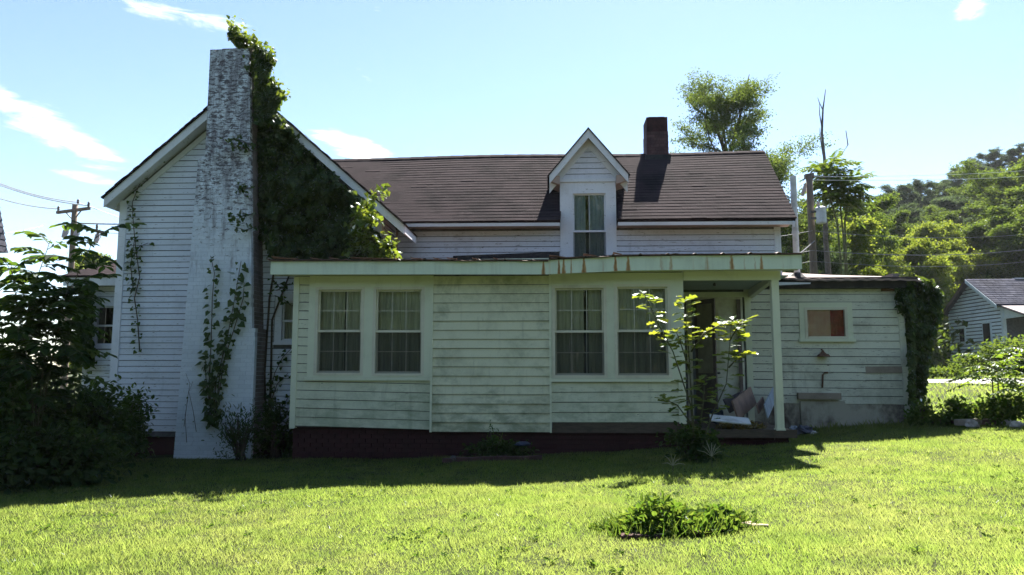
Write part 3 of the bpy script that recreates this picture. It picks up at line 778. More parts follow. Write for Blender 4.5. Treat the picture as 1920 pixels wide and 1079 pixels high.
# ---------- main wing: upper wall, roof, dormer, red chimney
DX0, DX1 = wx(1050, 400, M), wx(1155, 400, M)
def build_main():
    zt = EVR.z - .12
    zb = 3.3
    dm = (wx(1071, 420, M), wx(1139, 420, M), wz(1103, 500, M), wz(1103, 361, M))
    doorz = wz(1360, 556, M)
    drx0, drx1 = wx(1341, 640, M), wx(1384, 640, M)
    pl = (drx0, drx1, 0.62, doorz)
    mb = wall_with_holes([(GX1 - .02, MX1, zb, EVL.z - .1), (DX0, DX1, EVL.z - .1, EVL.z + .75), (GX1 - .02, SHX0 + .3, .3, zb)], [dm, pl], M, .14)
    MD = 2 * (RY - M); mb.box(MX1 - .14, MX1 - .002, M + .14, M + MD, .3, zt); mb.box(GX1, MX1, M + MD - .1, M + MD, .3, zt)
    mb.prism([(0, 0), (.01, 0), (.01, .01)], M + 1, M + 1.01)
    wall = GB.part('upper_wall', mb, LAP_SHADE)
    # gable-end triangle of the main wing
    GB.part('end_gable', MB().add([(MX1 - .1, M, zt), (MX1 - .1, M + 2 * (RY - M), zt), (MX1 - .1, RY, RGR.z - .1), (MX1 - .002, M, zt), (MX1 - .002, M + 2 * (RY - M), zt), (MX1 - .002, RY, RGR.z - .1)],
            [(0, 2, 1), (3, 4, 5), (0, 1, 4, 3), (1, 2, 5, 4), (2, 0, 3, 5)]), W_MAIN)
    zl = rows(zb + .2, EVL.z - .16, .113); zr = [z - .02 for z in zl]
    ops = [(DX0, DX1, 0, 9)]
    clapboards(wall, W_MAIN, M, zl, zr, GX1 + .05, MX1 - .11, ops)
    GB.part('corner_board', MB().box(MX1 - .11, MX1 + .01, M - .034, M + .08, zb, zt), W_TRIM, wall)
    GB.part('corner_board', MB().box(GX1 + .004, GX1 + .06, M - .040, M + .02, zb, EVL.z - .14), SOFFIT, wall)
    GB.part('tar_strip', MB().hexa([(wx(850, 480, M), M - .06, 3.52), (DX0 - .02, M - .06, 3.52), (DX0 - .02, M - .03, 3.52), (wx(850, 480, M), M - .03, 3.52)],
            [(wx(850, 480, M), M - .05, 3.86), (DX0 - .02, M - .05, 3.93), (DX0 - .02, M - .03, 3.93), (wx(850, 480, M), M - .03, 3.86)]), TAR, wall)
    # eaves: fascia in two runs either side of the dormer, soffit behind
    L0, R0 = EVL, EVR
    def ez(x): t = (x - L0.x) / (R0.x - L0.x); return L0.z + (R0.z - L0.z) * t
    for (a, b) in ((L0.x, DX0 - .01), (DX1 + .005, R0.x)):
        GB.part('eave_fascia', MB().hexa([(a, M - .35, ez(a) - .135), (b, M - .35, ez(b) - .135), (b, M - .32, ez(b) - .135), (a, M - .32, ez(a) - .135)],
                [(a, M - .35, ez(a) - .005), (b, M - .35, ez(b) - .005), (b, M - .32, ez(b) - .005), (a, M - .32, ez(a) - .005)]), W_TRIM)
        GB.part('soffit', MB().hexa([(a, M - .32, ez(a) - .09), (b, M - .32, ez(b) - .09), (b, M - .002, ez(b) - .12), (a, M - .002, ez(a) - .12)],
                [(a, M - .32, ez(a) - .07), (b, M - .32, ez(b) - .07), (b, M - .002, ez(b) - .10), (a, M - .002, ez(a) - .10)]), SOFFIT)
    # roof deck, front and back
    ext = 0.04
    e0 = Vector((L0.x - 3.0, M - .38, ez(L0.x - 3.0) - .03)); e1 = Vector((R0.x + ext, M - .38, R0.z - .03))
    r0 = Vector((L0.x - 3.0, RY, RGL.z - .0)); r1 = Vector((RGR.x + .02, RY, RGR.z))
    MD = 2 * (RY - M)
    deck = MB()
    def RP(x, t): f = (x - e0.x) / (e1.x - e0.x); return e0.lerp(e1, f).lerp(r0.lerp(r1, f), t)
    for (xa, xb, ta) in ((e0.x, DX0, 0), (DX0, DX1, .42), (DX1, e1.x, 0)):
        deck.slab([RP(xa, ta), RP(xb, ta), RP(xb, 1), RP(xa, 1)], .06)
    b0 = Vector((e0.x, 2 * RY - e0.y, e0.z)); b1 = Vector((e1.x, 2 * RY - e1.y, e1.z))
    deck.slab([r0, r1, b1, b0], .06)
    rf = GB.part('main_roof', deck, SHINGLE)
    nrow = 25; sh = MB()
    sl = (r0 - e0); nrm = (e1 - e0).cross(sl).normalized()
    dmx0, dmx1 = wx(1040, 400, M) , wx(1168, 400, M)
    for i in range(nrow):
        t0, t1 = i / nrow, min((i + 1.25) / nrow, 1.0)
        x = e0.x - R(0, .3)
        while x < e1.x + .02:
            w = R(.28, .36); xa, xb = max(x, e0.x), min(x + w - .0015, e1.x + .02)
            if xa < DX1 and xb > DX0 and t0 < .42:
                if xa < DX0: xb = DX0
                elif xb > DX1: xa = DX1
                else: xb = xa
            if xb - xa > .03:
                fa, fb = (xa - e0.x) / (e1.x - e0.x), (xb - e0.x) / (e1.x - e0.x)
                sag = lambda f, t: -.020 * math.sin(f * 9.4 + .8) * t - .014 * math.sin(f * 5.1) * (1 - t)
                lift = R(.0125, .0150) + (.006 if R(0, 1) < .03 else 0); dt = R(-.03, .03) / nrow
                def P(f, t, l): return e0.lerp(e1, f).lerp(r0.lerp(r1, f), t) + nrm * l + Vector((0, 0, sag(f, t)))
                q = [P(fa, t0 + dt, lift), P(fb, t0 + dt, lift + R(-.0008, .0008)), P(fb, t1, .004), P(fa, t1, .004)]
                lo = [P(fa, t0 + dt, -.012), P(fb, t0 + dt, -.012), P(fb, t1, -.012), P(fa, t1, -.012)]
                sh.hexa(lo, q)
            x += w
    GB.part('shingles', sh, SHINGLE, rf, kind='stuff')
    rc = MB(); n = 34
    for k in range(n):
        a, b = k / n, (k + 1.12) / n
        fa = r0.lerp(r1, a); fb = r0.lerp(r1, min(b, 1)); sg = lambda f: -.020 * math.sin(f * 9.4 + .8)
        fa.z += sg(a) + .028; fb.z += sg(b) + .02
        rc.add([fa + Vector((0, -.13, -.085)), fb + Vector((0, -.13, -.085)), fb, fa, fb + Vector((0, .13, -.085)), fa + Vector((0, .13, -.085))], [(0, 1, 2, 3), (3, 2, 4, 5)])
    GB.part('ridge_shingles', rc, SHINGLE, rf, kind='stuff')
    # rake board on the right end
    GB.part('rake_board', MB().hexa([e1 + Vector((-.05, 0, -.16)), e1 + Vector((-.02, 0, -.16)), r1 + Vector((-.02, 0, -.16)), r1 + Vector((-.05, 0, -.16))],
            [e1 + Vector((-.05, 0, -.06)), e1 + Vector((-.02, 0, -.06)), r1 + Vector((-.02, 0, -.06)), r1 + Vector((-.05, 0, -.06))]), W_TRIM, rf)
    # dormer
    DK = M - .22
    pk = at(1103, 241, DK); tl = at(1030, 331, DK); tr_ = at(1178, 322, DK)
    tl.z = tr_.z = (tl.z + tr_.z) / 2
    yback = RY + .25
    dorm = GB.part('dormer', MB().prism([(DX0 + .01, EVL.z - .1), (DX1 - .01, EVL.z - .1), (DX1 - .01, tl.z + .02), (pk.x, pk.z - .14), (DX0 + .01, tl.z + .02)], M + .62, RY)
                   .box(DX0 + .01, DX0 + .08, M + .02, M + .62, EVL.z - .1, tl.z + .02).box(DX1 - .08, DX1 - .01, M + .02, M + .62, EVL.z - .1, tl.z + .02)
                   .prism([(DX0 + .01, dm[3] + .3), (DX1 - .01, dm[3] + .3), (DX1 - .01, tl.z + .02), (pk.x, pk.z - .14), (DX0 + .01, tl.z + .02)], M + .02, M + .14), W_MAIN, label='small gabled dormer with one tall sash window')
    for s in (-1, 1):
        tip = tl if s < 0 else tr_
        d = .19
        poly = [(tip.x, tip.z - d), (pk.x, pk.z - d), (pk.x, pk.z), (tip.x, tip.z)] if s < 0 else [(pk.x, pk.z - d), (tip.x, tip.z - d), (tip.x, tip.z), (pk.x, pk.z)]
        GB.part('bargeboard', MB().prism(poly, DK, DK + .03), W_TRIM, dorm)
        d2 = .17; poly2 = [(x, z - .15) for x, z in poly]
        GB.part('frieze_board', MB().prism([(p_[0], p_[1]) for p_ in poly2], M - .05, M - .022), W_TRIM, dorm)
        so = Vector((s * .10, 0, -.10 * (pk.z - tip.z) / abs(pk.x - tip.x)))
        q = [Vector((pk.x, DK - .02, pk.z + .02)), Vector((tip.x, DK - .02, tip.z + .02)) + so * .4, Vector((tip.x, yback - .6, tip.z + .02)) + so * .4, Vector((pk.x, yback, pk.z + .02))]
        GB.part('dormer_roof', MB().slab(q, .022), SHINGLE, dorm)
        GB.part('dormer_soffit', MB().slab([(tip.x, DK + .03, tip.z - .03), (pk.x, DK + .03, pk.z - .05), (pk.x, M + .3, pk.z - .05), (tip.x, M + .3, tip.z - .03)], .02), SOFFIT, dorm)
        GB.part('eave_return', MB().hexa([(tip.x - .0, DK + .03, tip.z - .12), (DX0 if s < 0 else DX1, DK + .03, tip.z - .2), (DX0 if s < 0 else DX1, M + .45, tip.z - .2), (tip.x, M + .45, tip.z - .12)],
                [(tip.x, DK + .03, tip.z - .02), (DX0 if s < 0 else DX1, DK + .03, tip.z - .02), (DX0 if s < 0 else DX1, M + .45, tip.z - .02), (tip.x, M + .45, tip.z - .02)]), SOFFIT, dorm)
    zg = rows(tl.z - .06, pk.z - .2, .115)
    s_ = (pk.z - tl.z) / (pk.x - tl.x)
    clapboards(dorm, W_MAIN, M - .02, zg, zg, lambda z: pk.x - max(.02, (pk.z - .2 - z)) / s_, lambda z: pk.x + max(.02, (pk.z - .2 - z)) / s_)
    GB.part('pediment_board', MB().box(tl.x + .08, tr_.x - .08, M - .07, M - .01, tl.z - .12, tl.z - .055), W_TRIM, dorm)
    GB.part('pediment_board', MB().box(DX0 + .005, DX1 - .005, M - .045, M + .02, dm[3] + .085, tl.z - .122), W_TRIM, dorm)
    w = window(dm[0], dm[1], dm[2], dm[3], M - .02, grid=(2, 1), lower=(2, 1), sash=W_TRIM, frame=W_TRIM, split=.47, curt=LACE, curt_l=LACE, depth=.35, glass_m=GLASS2, cdep=.075)
    cas = MB(); a, b, c, d = dm
    cas.box(DX0, a, M - .05, M + .02, c, d + .085); cas.box(b, DX1, M - .05, M + .02, c, d + .085); cas.box(a, b, M - .051, M + .02, d, d + .085)
    GB.part('casing', cas, W_TRIM, w)
    # mossy shingle scraps where the eaves meet the dormer
    # red brick chimney
    cy = RY + .05
    x0, x1 = wx(1212, 250, cy - .3), wx(1253, 250, cy - .3)
    zt2, zb2 = wz(1230, 219, cy - .3), RGR.z - .6
    core = MB().box(x0 + .01, x1 - .01, cy - .29, cy + .29, zb2, zt2 - .01)
    rch = GB.part('chimney', core, SLATEM, label='short red brick chimney on the main ridge')
    bk = MB(); z = zb2; row = 0
    while z < zt2:
        ins = .0 if z < zt2 - .36 else (.03 + (z - zt2 + .36) * .12)
        a, b = x0 + ins, x1 - ins
        x = a - (row % 2) * .1
        while x < b - .02:
            p, q = max(a, x), min(b, x + .195)
            if q - p > .02: bk.box(p, q, cy - .30 + ins - R(0, .005), cy - .2, z, z + .066)
            x += .205
        for xx, sg in ((a, 1), (b, -1)):
            y = cy - .3 + ins + .10
            while y < cy + .3 - ins:
                y2 = min(y + (.195 if row % 2 else .1), cy + .3 - ins); bk.box(min(xx, xx + sg * .08), max(xx, xx + sg * .08), y, y2, z, z + .066); y = y2 + .01
        z += .076; row += 1
    GB.part('brickwork', bk, REDBRICK, rch, kind='stuff')
    GB.part('flashing', MB().box(x0 - .04, x1 + .04, cy - .36, cy - .302, RGR.z - .30, RGR.z - .12), TAR, rch)
build_main()

# ---------- enclosed porch
def fascia_line(x):
    return np.interp(x, [-4.8, -.03, .0, 1.3, 2.2, 4.2], [3.192, 3.160, 3.163, 3.215, 3.222, 3.222])
def fascia_top(x):
    return np.interp(x, [-4.8, -.03, .0, 1.2, 2.2, 4.2], [3.415, 3.375, 3.40, 3.450, 3.455, 3.458])
PX0, PX1, PXP = -4.425, 2.228, 3.757
def build_porch():
    j0, j1 = -2.005, -0.012
    wl = [(-4.045, -3.190, 1.492, 3.010), (-3.037, -2.147, 1.482, 3.004)]
    wr = [(0.030, 0.950, 1.452, 3.012), (1.078, 2.020, 1.452, 3.028)]
    holes = wl + wr
    mb = wall_with_holes([(PX0, PX1, .62, 3.33)], holes, A, .10)
    mb.box(PX0, PX0 + .1, A + .1, G - .035, .62, 3.4); mb.box(PX1 - .1, PX1, A + .1, M - .002, .62, 3.45)
    wall = GB.part('porch_wall', mb, LAP_SHADE)
    # left panel: lower rows plus stubs beside the casing
    zl = [0.646 + i * .1505 for i in range(18)]; zr = [0.590 + i * .1522 for i in range(18)]
    op = [(-4.16, j0, 1.455, 9)]
    clapboards(wall, CREAM, A, zl, zr, PX0 + .085, j0 - .03, op, tb=.022)
    GB.part('corner_board', MB().box(PX0 - .01, PX0 + .085, A - .036, A + .09, .60, 3.19), CREAM_TRIM, wall)
    # casing boards around each pair of windows
    def casing(ws, x0, x1, zs, zt, dz=0.0):
        c = MB(); a, b = ws
        c.box(x0, a[0], A - .032, A, zs + .06, zt); c.box(a[1], b[0], A - .032, A, zs + .06, zt); c.box(b[1], x1, A - .032, A, zs + .06, zt)
        for q in ws: c.box(q[0], q[1], A - .034, A, q[3], zt)
        for q in ws: c.box(q[0], q[1], A - .033, A, zs + .06, q[2])
        o = GB.part('window_casing', c, CREAM_TRIM, wall)
        GB.part('sill', MB().box(x0 - .03, x1, A - .055, A, zs, zs + .058), CREAM_TRIM, wall)
    casing(wl, -4.16, j0 - .03, 1.405, 3.10)
    GB.part('frieze_board', MB().box(-4.16, j0 - .03, A - .027, A, 3.102, 3.20), CREAM_TRIM, wall)
    casing(wr, j1 + .03, 2.125, 1.385, 3.10)
    GB.part('frieze_board', MB().box(j1 + .03, 2.125, A - .027, A, 3.102, 3.22), CREAM_TRIM, wall)
    GB.part('corner_board', MB().box(2.125, PX1 + .012, A - .036, A + .09, .70, 3.22), CREAM_TRIM, wall)
    for w in wl + wr: window(*w, A, fr=.048, tilt=R(-.004, .004))
    # middle vinyl panel
    zm = rows(.556, 3.19, .152)
    clapboards(wall, VINYL, A - .012, zm, [z - .002 for z in zm], j0, j1, tb=.026, tt=.006, wob=.0015, name='vinyl_plank', slot=.006)
    for x in (j0 - .012, j1 + .012): GB.part('trim_channel', MB().box(x - .017, x + .017, A - .052, A + .01, .545, 3.195), CREAM_TRIM, wall)
    # right panel lower rows
    zr2 = rows(.715, 1.385, .150)
    clapboards(wall, CREAM, A, zr2, [z + .01 for z in zr2], j1 + .03, 2.125, tb=.022)
    # rotten sill beam and brick base
    GB.part('sill_beam', MB().box(.03, 2.2, A - .006, A + .16, .545, .708), WOOD, wall)
    base = MB().box(PX0 + .03, PX1 + .02, A + .075, A + .25, -.2, .62)
    fd = GB.part('porch_foundation', base, SLATEM)
    bk = MB(); z = -.10; r = 0
    while z < .60:
        x = PX0 + .03 - (r % 2) * .105
        while x < 3.9:
            p, q = max(x, PX0 + .03), min(x + .2, 3.9)
            ztop = .60 if p < 2.2 else .50
            if q - p > .03 and z + .066 < ztop: bk.box(p, q, A + .05 - R(0, .006), A + .09, z, z + .066)
            x += .21
        z += .076; r += 1
    GB.part('foundation_bricks', bk, FOUNDB, fd, kind='stuff')
    # porch deck, post, beam, ceiling, door wall
    dk = GB.part('porch_deck', MB().box(PX1 + .02, 4.0, A - .02, M - .01, .51, .60), WOOD)
    GB.part('deck_base', MB().box(PX1 + .05, 3.92, A + .09, M - .05, -.1, .51), SLATEM, dk)
    GB.part('deck_edge', MB().box(PX1 + .02, 4.02, A - .05, A - .021, .48, .612), WOOD, dk)
    GB.part('porch_post', MB().box(PXP - .06, PXP + .06, A - .06, A + .06, .612, 3.08), CREAM_TRIM)
    GB.part('post_base', MB().box(PXP - .075, PXP + .075, A - .075, A + .075, .600, .63), CREAM_TRIM)
    GB.part('porch_beam', MB().box(PX1 + .014, PXP + .09, A - .07, A + .03, 3.08, 3.232), CREAM_TRIM)
    bx = wx(1402, 557, M)
    GB.part('side_beam', MB().beam((PXP - .01, A + .03, 3.15), (bx + .05, M - .03, 3.06), .09, .15), CREAM_TRIM)
    GB.part('porch_ceiling', MB().box(PX1, PXP + .25, A + .031, M - .002, 3.15, 3.17), CEILP)
    GB.part('ledger_board', MB().box(PX1 + .01, bx + .08, M - .05, M - .006, 3.0, 3.10), CREAM_TRIM)
    GB.part('ceiling_hook', MB().lathe((wx(1340, 535, A + .9), A + .9, 3.09), [(.012, 0), (.03, .01), (.03, .045), (.012, .05), (.012, .062)], 8), DARKMET)
    # fascia with rust runs
    xs = np.arange(-4.735, 4.1121, .012); nz = 9
    V = []; rust = []
    strk = [(1019, 6, 1.0), (1048, 5, .95), (1057, 6, 1.0), (1071, 3, .75), (1095, 7, .95), (1154, 6, .95), (1178, 7, .9), (1240, 10, .42), (1258, 8, .5), (1326, 10, .45), (1372, 8, .85), (1396, 4, .4), (1416, 4, .4), (1428, 6, .75), (1131, 4, .35), (1205, 5, .25), (1300, 6, .3), (1468, 6, .25), (900, 6, .12), (655, 6, .15)]
    for i, x in enumerate(xs):
        zb, zt = fascia_line(x), fascia_top(x)
        for k in range(nz):
            t = k / (nz - 1); V.append((x, A - .35, zb + (zt - zb) * t))
            v = 0
            for (px, w, s) in strk:
                sx = wx(px, 500, A - .35); ww = w / 1370 * 12.05 * (.36 + .52 * (1 - t)) + .006 * noise.noise((x * 30, t * 4, px))
                v = max(v, s * max(0, 1 - abs(x + .01 * noise.noise((t * 5, px, 0)) - sx) / max(ww, .004)) ** .8 * (.55 + .45 * min(1, 1.5 - t)))
            rust.append(min(1, v))
    nxs = len(xs); idx = []
    for i in range(nxs - 1):
        for k in range(nz - 1):
            a = i * nz + k; idx += [a, a + nz, a + nz + 1, a + 1]
    # back face and rims
    o = len(V)
    for (x, zb, zt) in ((xs[0], fascia_line(xs[0]), fascia_top(xs[0])), (xs[-1], fascia_line(xs[-1]), fascia_top(xs[-1]))):
        V += [(x, A - .325, zb), (x, A - .325, zt)]; rust += [0, 0]
    e = (nxs - 1) * nz
    idx += [0, nz - 1, o + 1, o] + [e, o + 2, o + 3, e + nz - 1] + [o, o + 1, o + 3, o + 2]
    nf = len(idx) // 4
    m, N, L = nodes('rust_stained_fascia')
    at_ = N.new('ShaderNodeAttribute'); at_.attribute_name = 'rust'
    p = pos_node(N, L); ps = pos_node(N, L, (10, 10, .8))
    c = mixc(N, L, ramp(N, L, noise_node(N, L, ps, 1.0, 6), .45, .8, 0, .35), (.70, .78, .62), (.38, .42, .31))
    c = mixc(N, L, ramp(N, L, noise_node(N, L, p, 2.2, 6), .5, .8, 0, .4), c, (.36, .38, .28))
    nn = noise_node(N, L, pos_node(N, L, (26, 26, 2.5)), 1.2, 5)
    rf = mul(N, L, at_.outputs['Fac'], ramp(N, L, nn, .25, .6, .45, 1.15))
    c = mixc(N, L, ramp(N, L, rf, .12, .62, 0, .9), c, (.42, .21, .045))
    c = mixc(N, L, ramp(N, L, rf, .55, 1.0, 0, .75), c, (.15, .055, .018))
    finish(N, L, c, .6, noise_node(N, L, p, 50, 3), .2, .004)
    me = raw_mesh('fascia_board', np.array(V) - np.array(GB.base), idx, np.arange(nf) * 4, m)
    a_ = me.attributes.new('rust', 'FLOAT', 'POINT'); a_.data.foreach_set('value', np.array(rust, np.float32)[:len(me.vertices)])
    fb = GB.put('fascia_board', me, label='pale green porch fascia streaked with rust')
    GB.part('fascia_cap', MB().box(-.022, .010, A - .356, A - .345, 3.163, 3.385), CREAM_TRIM, fb)
    for (a, b) in ((-4.73, PX0 + 0.0), (PX0, PX1), (PX1, 4.105)):
        GB.part('porch_soffit', MB().hexa([(a, A - .324, fascia_line(a) + .012), (b, A - .324, fascia_line(b) + .012), (b, A - .0005 if a < PX1 else A - .075, fascia_line(b) + .012), (a, A - .0005 if a < PX1 else A - .075, fascia_line(a) + .012)],
            [(a, A - .324, fascia_line(a) + .03), (b, A - .324, fascia_line(b) + .03), (b, A if a < PX1 else A - .075, fascia_line(b) + .03), (a, A if a < PX1 else A - .075, fascia_line(a) + .03)]), CREAM_TRIM)
    # metal roof with rolled seams and a buckled front edge
    n = 220; xs = np.linspace(-4.78, 4.14, n); V = []; idx = []
    ys = [A - .40, A - .33, A - .1, A + .5, A + 1.2, M - .01]
    for i, x in enumerate(xs):
        top = fascia_top(x)
        seam = .022 if (i % 11) in (0,) else 0
        buck = (.020 * noise.noise((x * 1.7, 0, 0)) + .008 * noise.noise((x * 6, 3, 0))) * (1.6 if x < -1.2 else .7)
        for j, y in enumerate(ys):
            yy = y
            if y > G - .05 and x < GX1: yy = G - .05
            z = top + .022 + (yy - ys[0]) * .085 + seam + max(-.012, buck) * (1 if j == 0 else .4 if j == 1 else .15)
            if j == 0: z += .012 * noise.noise((x * 9, 5, 0)) - (.0 if x > -1.2 else .0)
            V.append((x, yy - (.02 * noise.noise((x * 2.3, 7, 0)) if j == 0 else 0), z))
    m_ = len(ys)
    for i in range(n - 1):
        for j in range(m_ - 1):
            a = i * m_ + j; idx += [a, a + m_, a + m_ + 1, a + 1]
    me = raw_mesh('porch_roof', np.array(V) - np.array(GB.base), idx, np.arange(len(idx) // 4) * 4, RUSTMETAL)
    ro = GB.put('porch_roof', me)
    sol = ro.modifiers.new('thickness', 'SOLIDIFY'); sol.thickness = .012; sol.offset = -1
    GB.part('roof_edge', MB().beam((-4.74, A - .33, 3.44), (-.03, A - .33, 3.398), .03, .035).beam((-.02, A - .33, 3.420), (1.2, A - .33, 3.468), .03, .035).beam((1.2, A - .33, 3.468), (4.11, A - .33, 3.475), .03, .035), TAR, ro)
    # lifted strips of rusty flashing along the left half
    for (pa, pb, dz) in ((509, 545, .03), (546, 556, .0), (582, 596, .005), (618, 634, .005), (657, 742, .012), (770, 790, .01), (812, 822, .01), (838, 856, .012), (885, 893, .005), (925, 933, .005), (1030, 1060, .02), (1094, 1118, .02), (1150, 1166, .02)):
        xa, xb = wx(pa, 487, A - .4), wx(pb, 487, A - .4); zt = fascia_top((xa + xb) / 2) + .035
        GB.part('loose_flashing', MB().hexa([(xa, A - .42, zt + dz + .012), (xb, A - .42, zt - .004), (xb, A - .30, zt + .008), (xa, A - .30, zt + .02)],
                [(xa, A - .42, zt + dz + .018), (xb, A - .42, zt + .003), (xb, A - .30, zt + .016), (xa, A - .30, zt + .028)]), simple('copper_red_flashing', (.46, .24, .17), (.25, .11, .075), 8, .5) if 'copper_red_flashing' not in MATS else MATS['copper_red_flashing'], ro)
    # doors on the back wall of the porch
    dz1 = wz(1360, 562, M); x0, x1 = wx(1341, 640, M), wx(1384, 640, M)
    d = MB().box(x0, x1, M + .03, M + .07, .60, dz1)
    dr = GB.part('door', d, DOORW)
    for (za, zb_) in ((.75, 1.35), (1.5, dz1 - .15)):
        GB.part('door_panel', MB().box(x0 + .08, x1 - .08, M + .018, M + .031, za, zb_), DOORW, dr)
    GB.part('door_knob', MB().lathe((x0 + .05, M - .005, 1.50), [(.012, 0), (.03, .01), (.03, .03), (.012, .04)], 8), DARKMET, dr)
    fr = MB(); fr.box(x1, x1 + .10, M - .03, M + .08, .60, dz1 + .10); fr.box(x0 - .02, x1, M - .03, M + .08, dz1, dz1 + .10); fr.box(x0 - .55, x0 - .45, M - .03, M + .08, .60, dz1 + .1); fr.box(x0 - .45, x0 - .02, M - .031, M + .08, dz1, dz1 + .1)
    GB.part('door_frame', fr, DOORW)
    GB.part('jamb_shadow', MB().box(x1 - .01, x1 + .06, M - .034, M - .031, .6, dz1), SCREENF)  # thin dark strip painting the shadow along the door jamb
    # screen door standing ajar
    hx = wx(1303, 640, M) ; p0 = Vector((hx, M - .05, 0)); ang = math.radians(-55); dv = Vector((math.cos(ang), math.sin(ang), 0)); wdt = .52; nv = Vector((-dv.y, dv.x, 0))
    zt = dz1 - .02; zb = .64
    s = MB()
    def bar(u0, u1, z0, z1): c = p0 + dv * (u0 + u1) / 2 + Vector((0, 0, (z0 + z1) / 2)); s.obox(c, dv * (u1 - u0) / 2, nv * .015, Vector((0, 0, (z1 - z0) / 2)))
    bar(0, .07, zb, zt); bar(wdt - .07, wdt, zb, zt); bar(.07, wdt - .07, zt - .09, zt); bar(.07, wdt - .07, zb, zb + .14); bar(.07, wdt - .07, 1.42, 1.52)
    sd = GB.part('screen_door', s, SCREENF, label='brown screen door standing ajar')
    s = MB(); bar(.07, wdt - .07, 1.52, zt - .09); GB.part('screen_mesh', s, SCREENM, sd)
    s = MB(); bar(.07, wdt - .07, zb + .14, 1.42); GB.part('kick_panel', s, SCREENF, sd)
build_porch()

# ---------- lean-to shed on the right
def build_shed():
    zb = .98
    x0, x1 = SHX0, SHX1
    zt = wz(1560, 541, M)
    wn = (wx(1508, 610, M), wx(1588, 610, M), wz(1550, 636, M), wz(1550, 577, M))
    tr = .10
    mb = wall_with_holes([(x0, x1, .35, zt)], [wn], M - .002, .12)
    mb.box(x1 - .12, x1 - .003, M + .12, M + 3.8, .35, zt + .3)
    wall = GB.part('shed_wall', mb, LAP_SHADE)
    zl = [.955 + .1500 * i for i in range(16)]; zl = [z for z in zl if z < zt - .02] + [zt - .005]
    zr = [z - .03 * (1 - (z - 1) / 2.4) + .0 for z in zl]
    op = (wn[0] - tr, wn[1] + tr, wn[2] - .06, wn[3] + tr)
    rz = wz(1650, 694, M); rx0, rx1 = wx(1622, 694, M), wx(1690, 694, M)
    clapboards(wall, SHEDP, M - .003, zl, zr, x0 + .12, x1 - .10, [op], tb=.024, wob=.005, slot=.012)
    GB.part('rotten_patch', MB().hexa([(rx0, M - .036, rz - .062), (rx1 + .02, M - .036, rz - .055), (rx1 + .02, M - .02, rz - .055), (rx0, M - .02, rz - .062)],
            [(rx0, M - .030, rz + .065), (rx1 + .02, M - .030, rz + .07), (rx1 + .02, M - .02, rz + .07), (rx0, M - .02, rz + .065)]), ROT, wall)
    GB.part('corner_board', MB().hexa([(x1 - .10, M - .042, .60), (x1 + .012, M - .042, .60), (x1 + .012, M + .08, .60), (x1 - .10, M + .08, .60)],
            [(x1 - .14, M - .042, zt), (x1 - .03, M - .042, zt), (x1 - .03, M + .08, zt), (x1 - .14, M + .08, zt)]), SHEDP, wall)
    GB.part('corner_board', MB().box(x0 - .0, x0 + .12, M - .042, M + .02, .60, zt), CREAM_TRIM, wall)
    GB.part('shed_base', MB().hexa([(x0 + .1, M - .022, .1), (x1 + .03, M - .022, .1), (x1 + .03, M + .12, .1), (x0 + .1, M + .12, .1)],
            [(x0 + .1, M - .018, .958), (x1 - .005, M - .018, .93), (x1 - .005, M + .12, .93), (x0 + .1, M + .12, .958)]), CONCRETE)
    GB.part('base_slab', MB().box(wx(1499, 760, M), wx(1582, 760, M), M - .065, M - .0225, .2, wz(1540, 752, M)), CONCRETE)
    GB.part('ledge_board', MB().obox((wx(1535, 743, M - .06), M - .075, wz(1535, 743, M - .06)), (.40, 0, -.004), (0, .055, 0), (0, 0, .06)), ROT)
    # window with pink and red curtains
    fr = .05; a, b, c, d = wn
    f = MB(); f.box(a, a + fr, M - .045, M + .1, c, d); f.box(b - fr, b, M - .045, M + .1, c, d); f.box(a + fr, b - fr, M - .043, M + .1, d - fr, d); f.box(a + fr, b - fr, M - .05, M + .1, c, c + fr)
    w = GB.part('window', f, SASH, label='small fixed window with pink and red curtains')
    cs = MB(); cs.box(a - tr, a, M - .038, M, c, d + tr); cs.box(b, b + tr, M - .038, M, c, d + tr); cs.box(a, b, M - .039, M, d, d + tr); cs.box(a - tr - .03, b + tr + .03, M - .075, M, c - .055, c - .001)
    GB.part('casing', cs, CREAM_TRIM, w)
    GB.part('pane', MB().add([(a + fr, M + .005, c + fr), (b - fr, M + .005, c + fr), (b - fr, M + .005, d - fr), (a + fr, M + .005, d - fr)], [(0, 1, 2, 3)]), GLASS, w)
    xm = a + (b - a) * .62
    GB.part('curtain', drape(a, xm, c, d, M + .013, 3, .001), PINKC, w); GB.part('curtain', drape(xm - .01, b, c, d, M + .018, 4, .002), REDC, w)
    # roof: sagging roll roofing over a dark broken eave
    n = 40; V = []; idx = []
    for i in range(n + 1):
        t = i / n; px = 1455 + (1728 - 1455) * t
        p = at(px, np.interp(px, [1455, 1500, 1560, 1640, 1700, 1728], [519, 523, 524, 523, 523, 526]), M - .28); p.z += .01 * math.sin(i * 1.7)
        q = at(px, np.interp(px, [1455, 1500, 1560, 1640, 1700, 1728], [510.5, 513, 516, 518, 519.5, 521.5]), M + 3.0)
        V += [tuple(p), tuple(p.lerp(q, .5) - Vector((0, 0, .02))), tuple(q)]
    for i in range(n):
        for j in range(2):
            a0 = i * 3 + j; idx += [a0, a0 + 3, a0 + 4, a0 + 1]
    me = raw_mesh('shed_roof', np.array(V) - np.array(GB.base), idx, np.arange(len(idx) // 4) * 4, SHEDROOF)
    ro = GB.put('shed_roof', me); so = ro.modifiers.new('thickness', 'SOLIDIFY'); so.thickness = .035; so.offset = -1
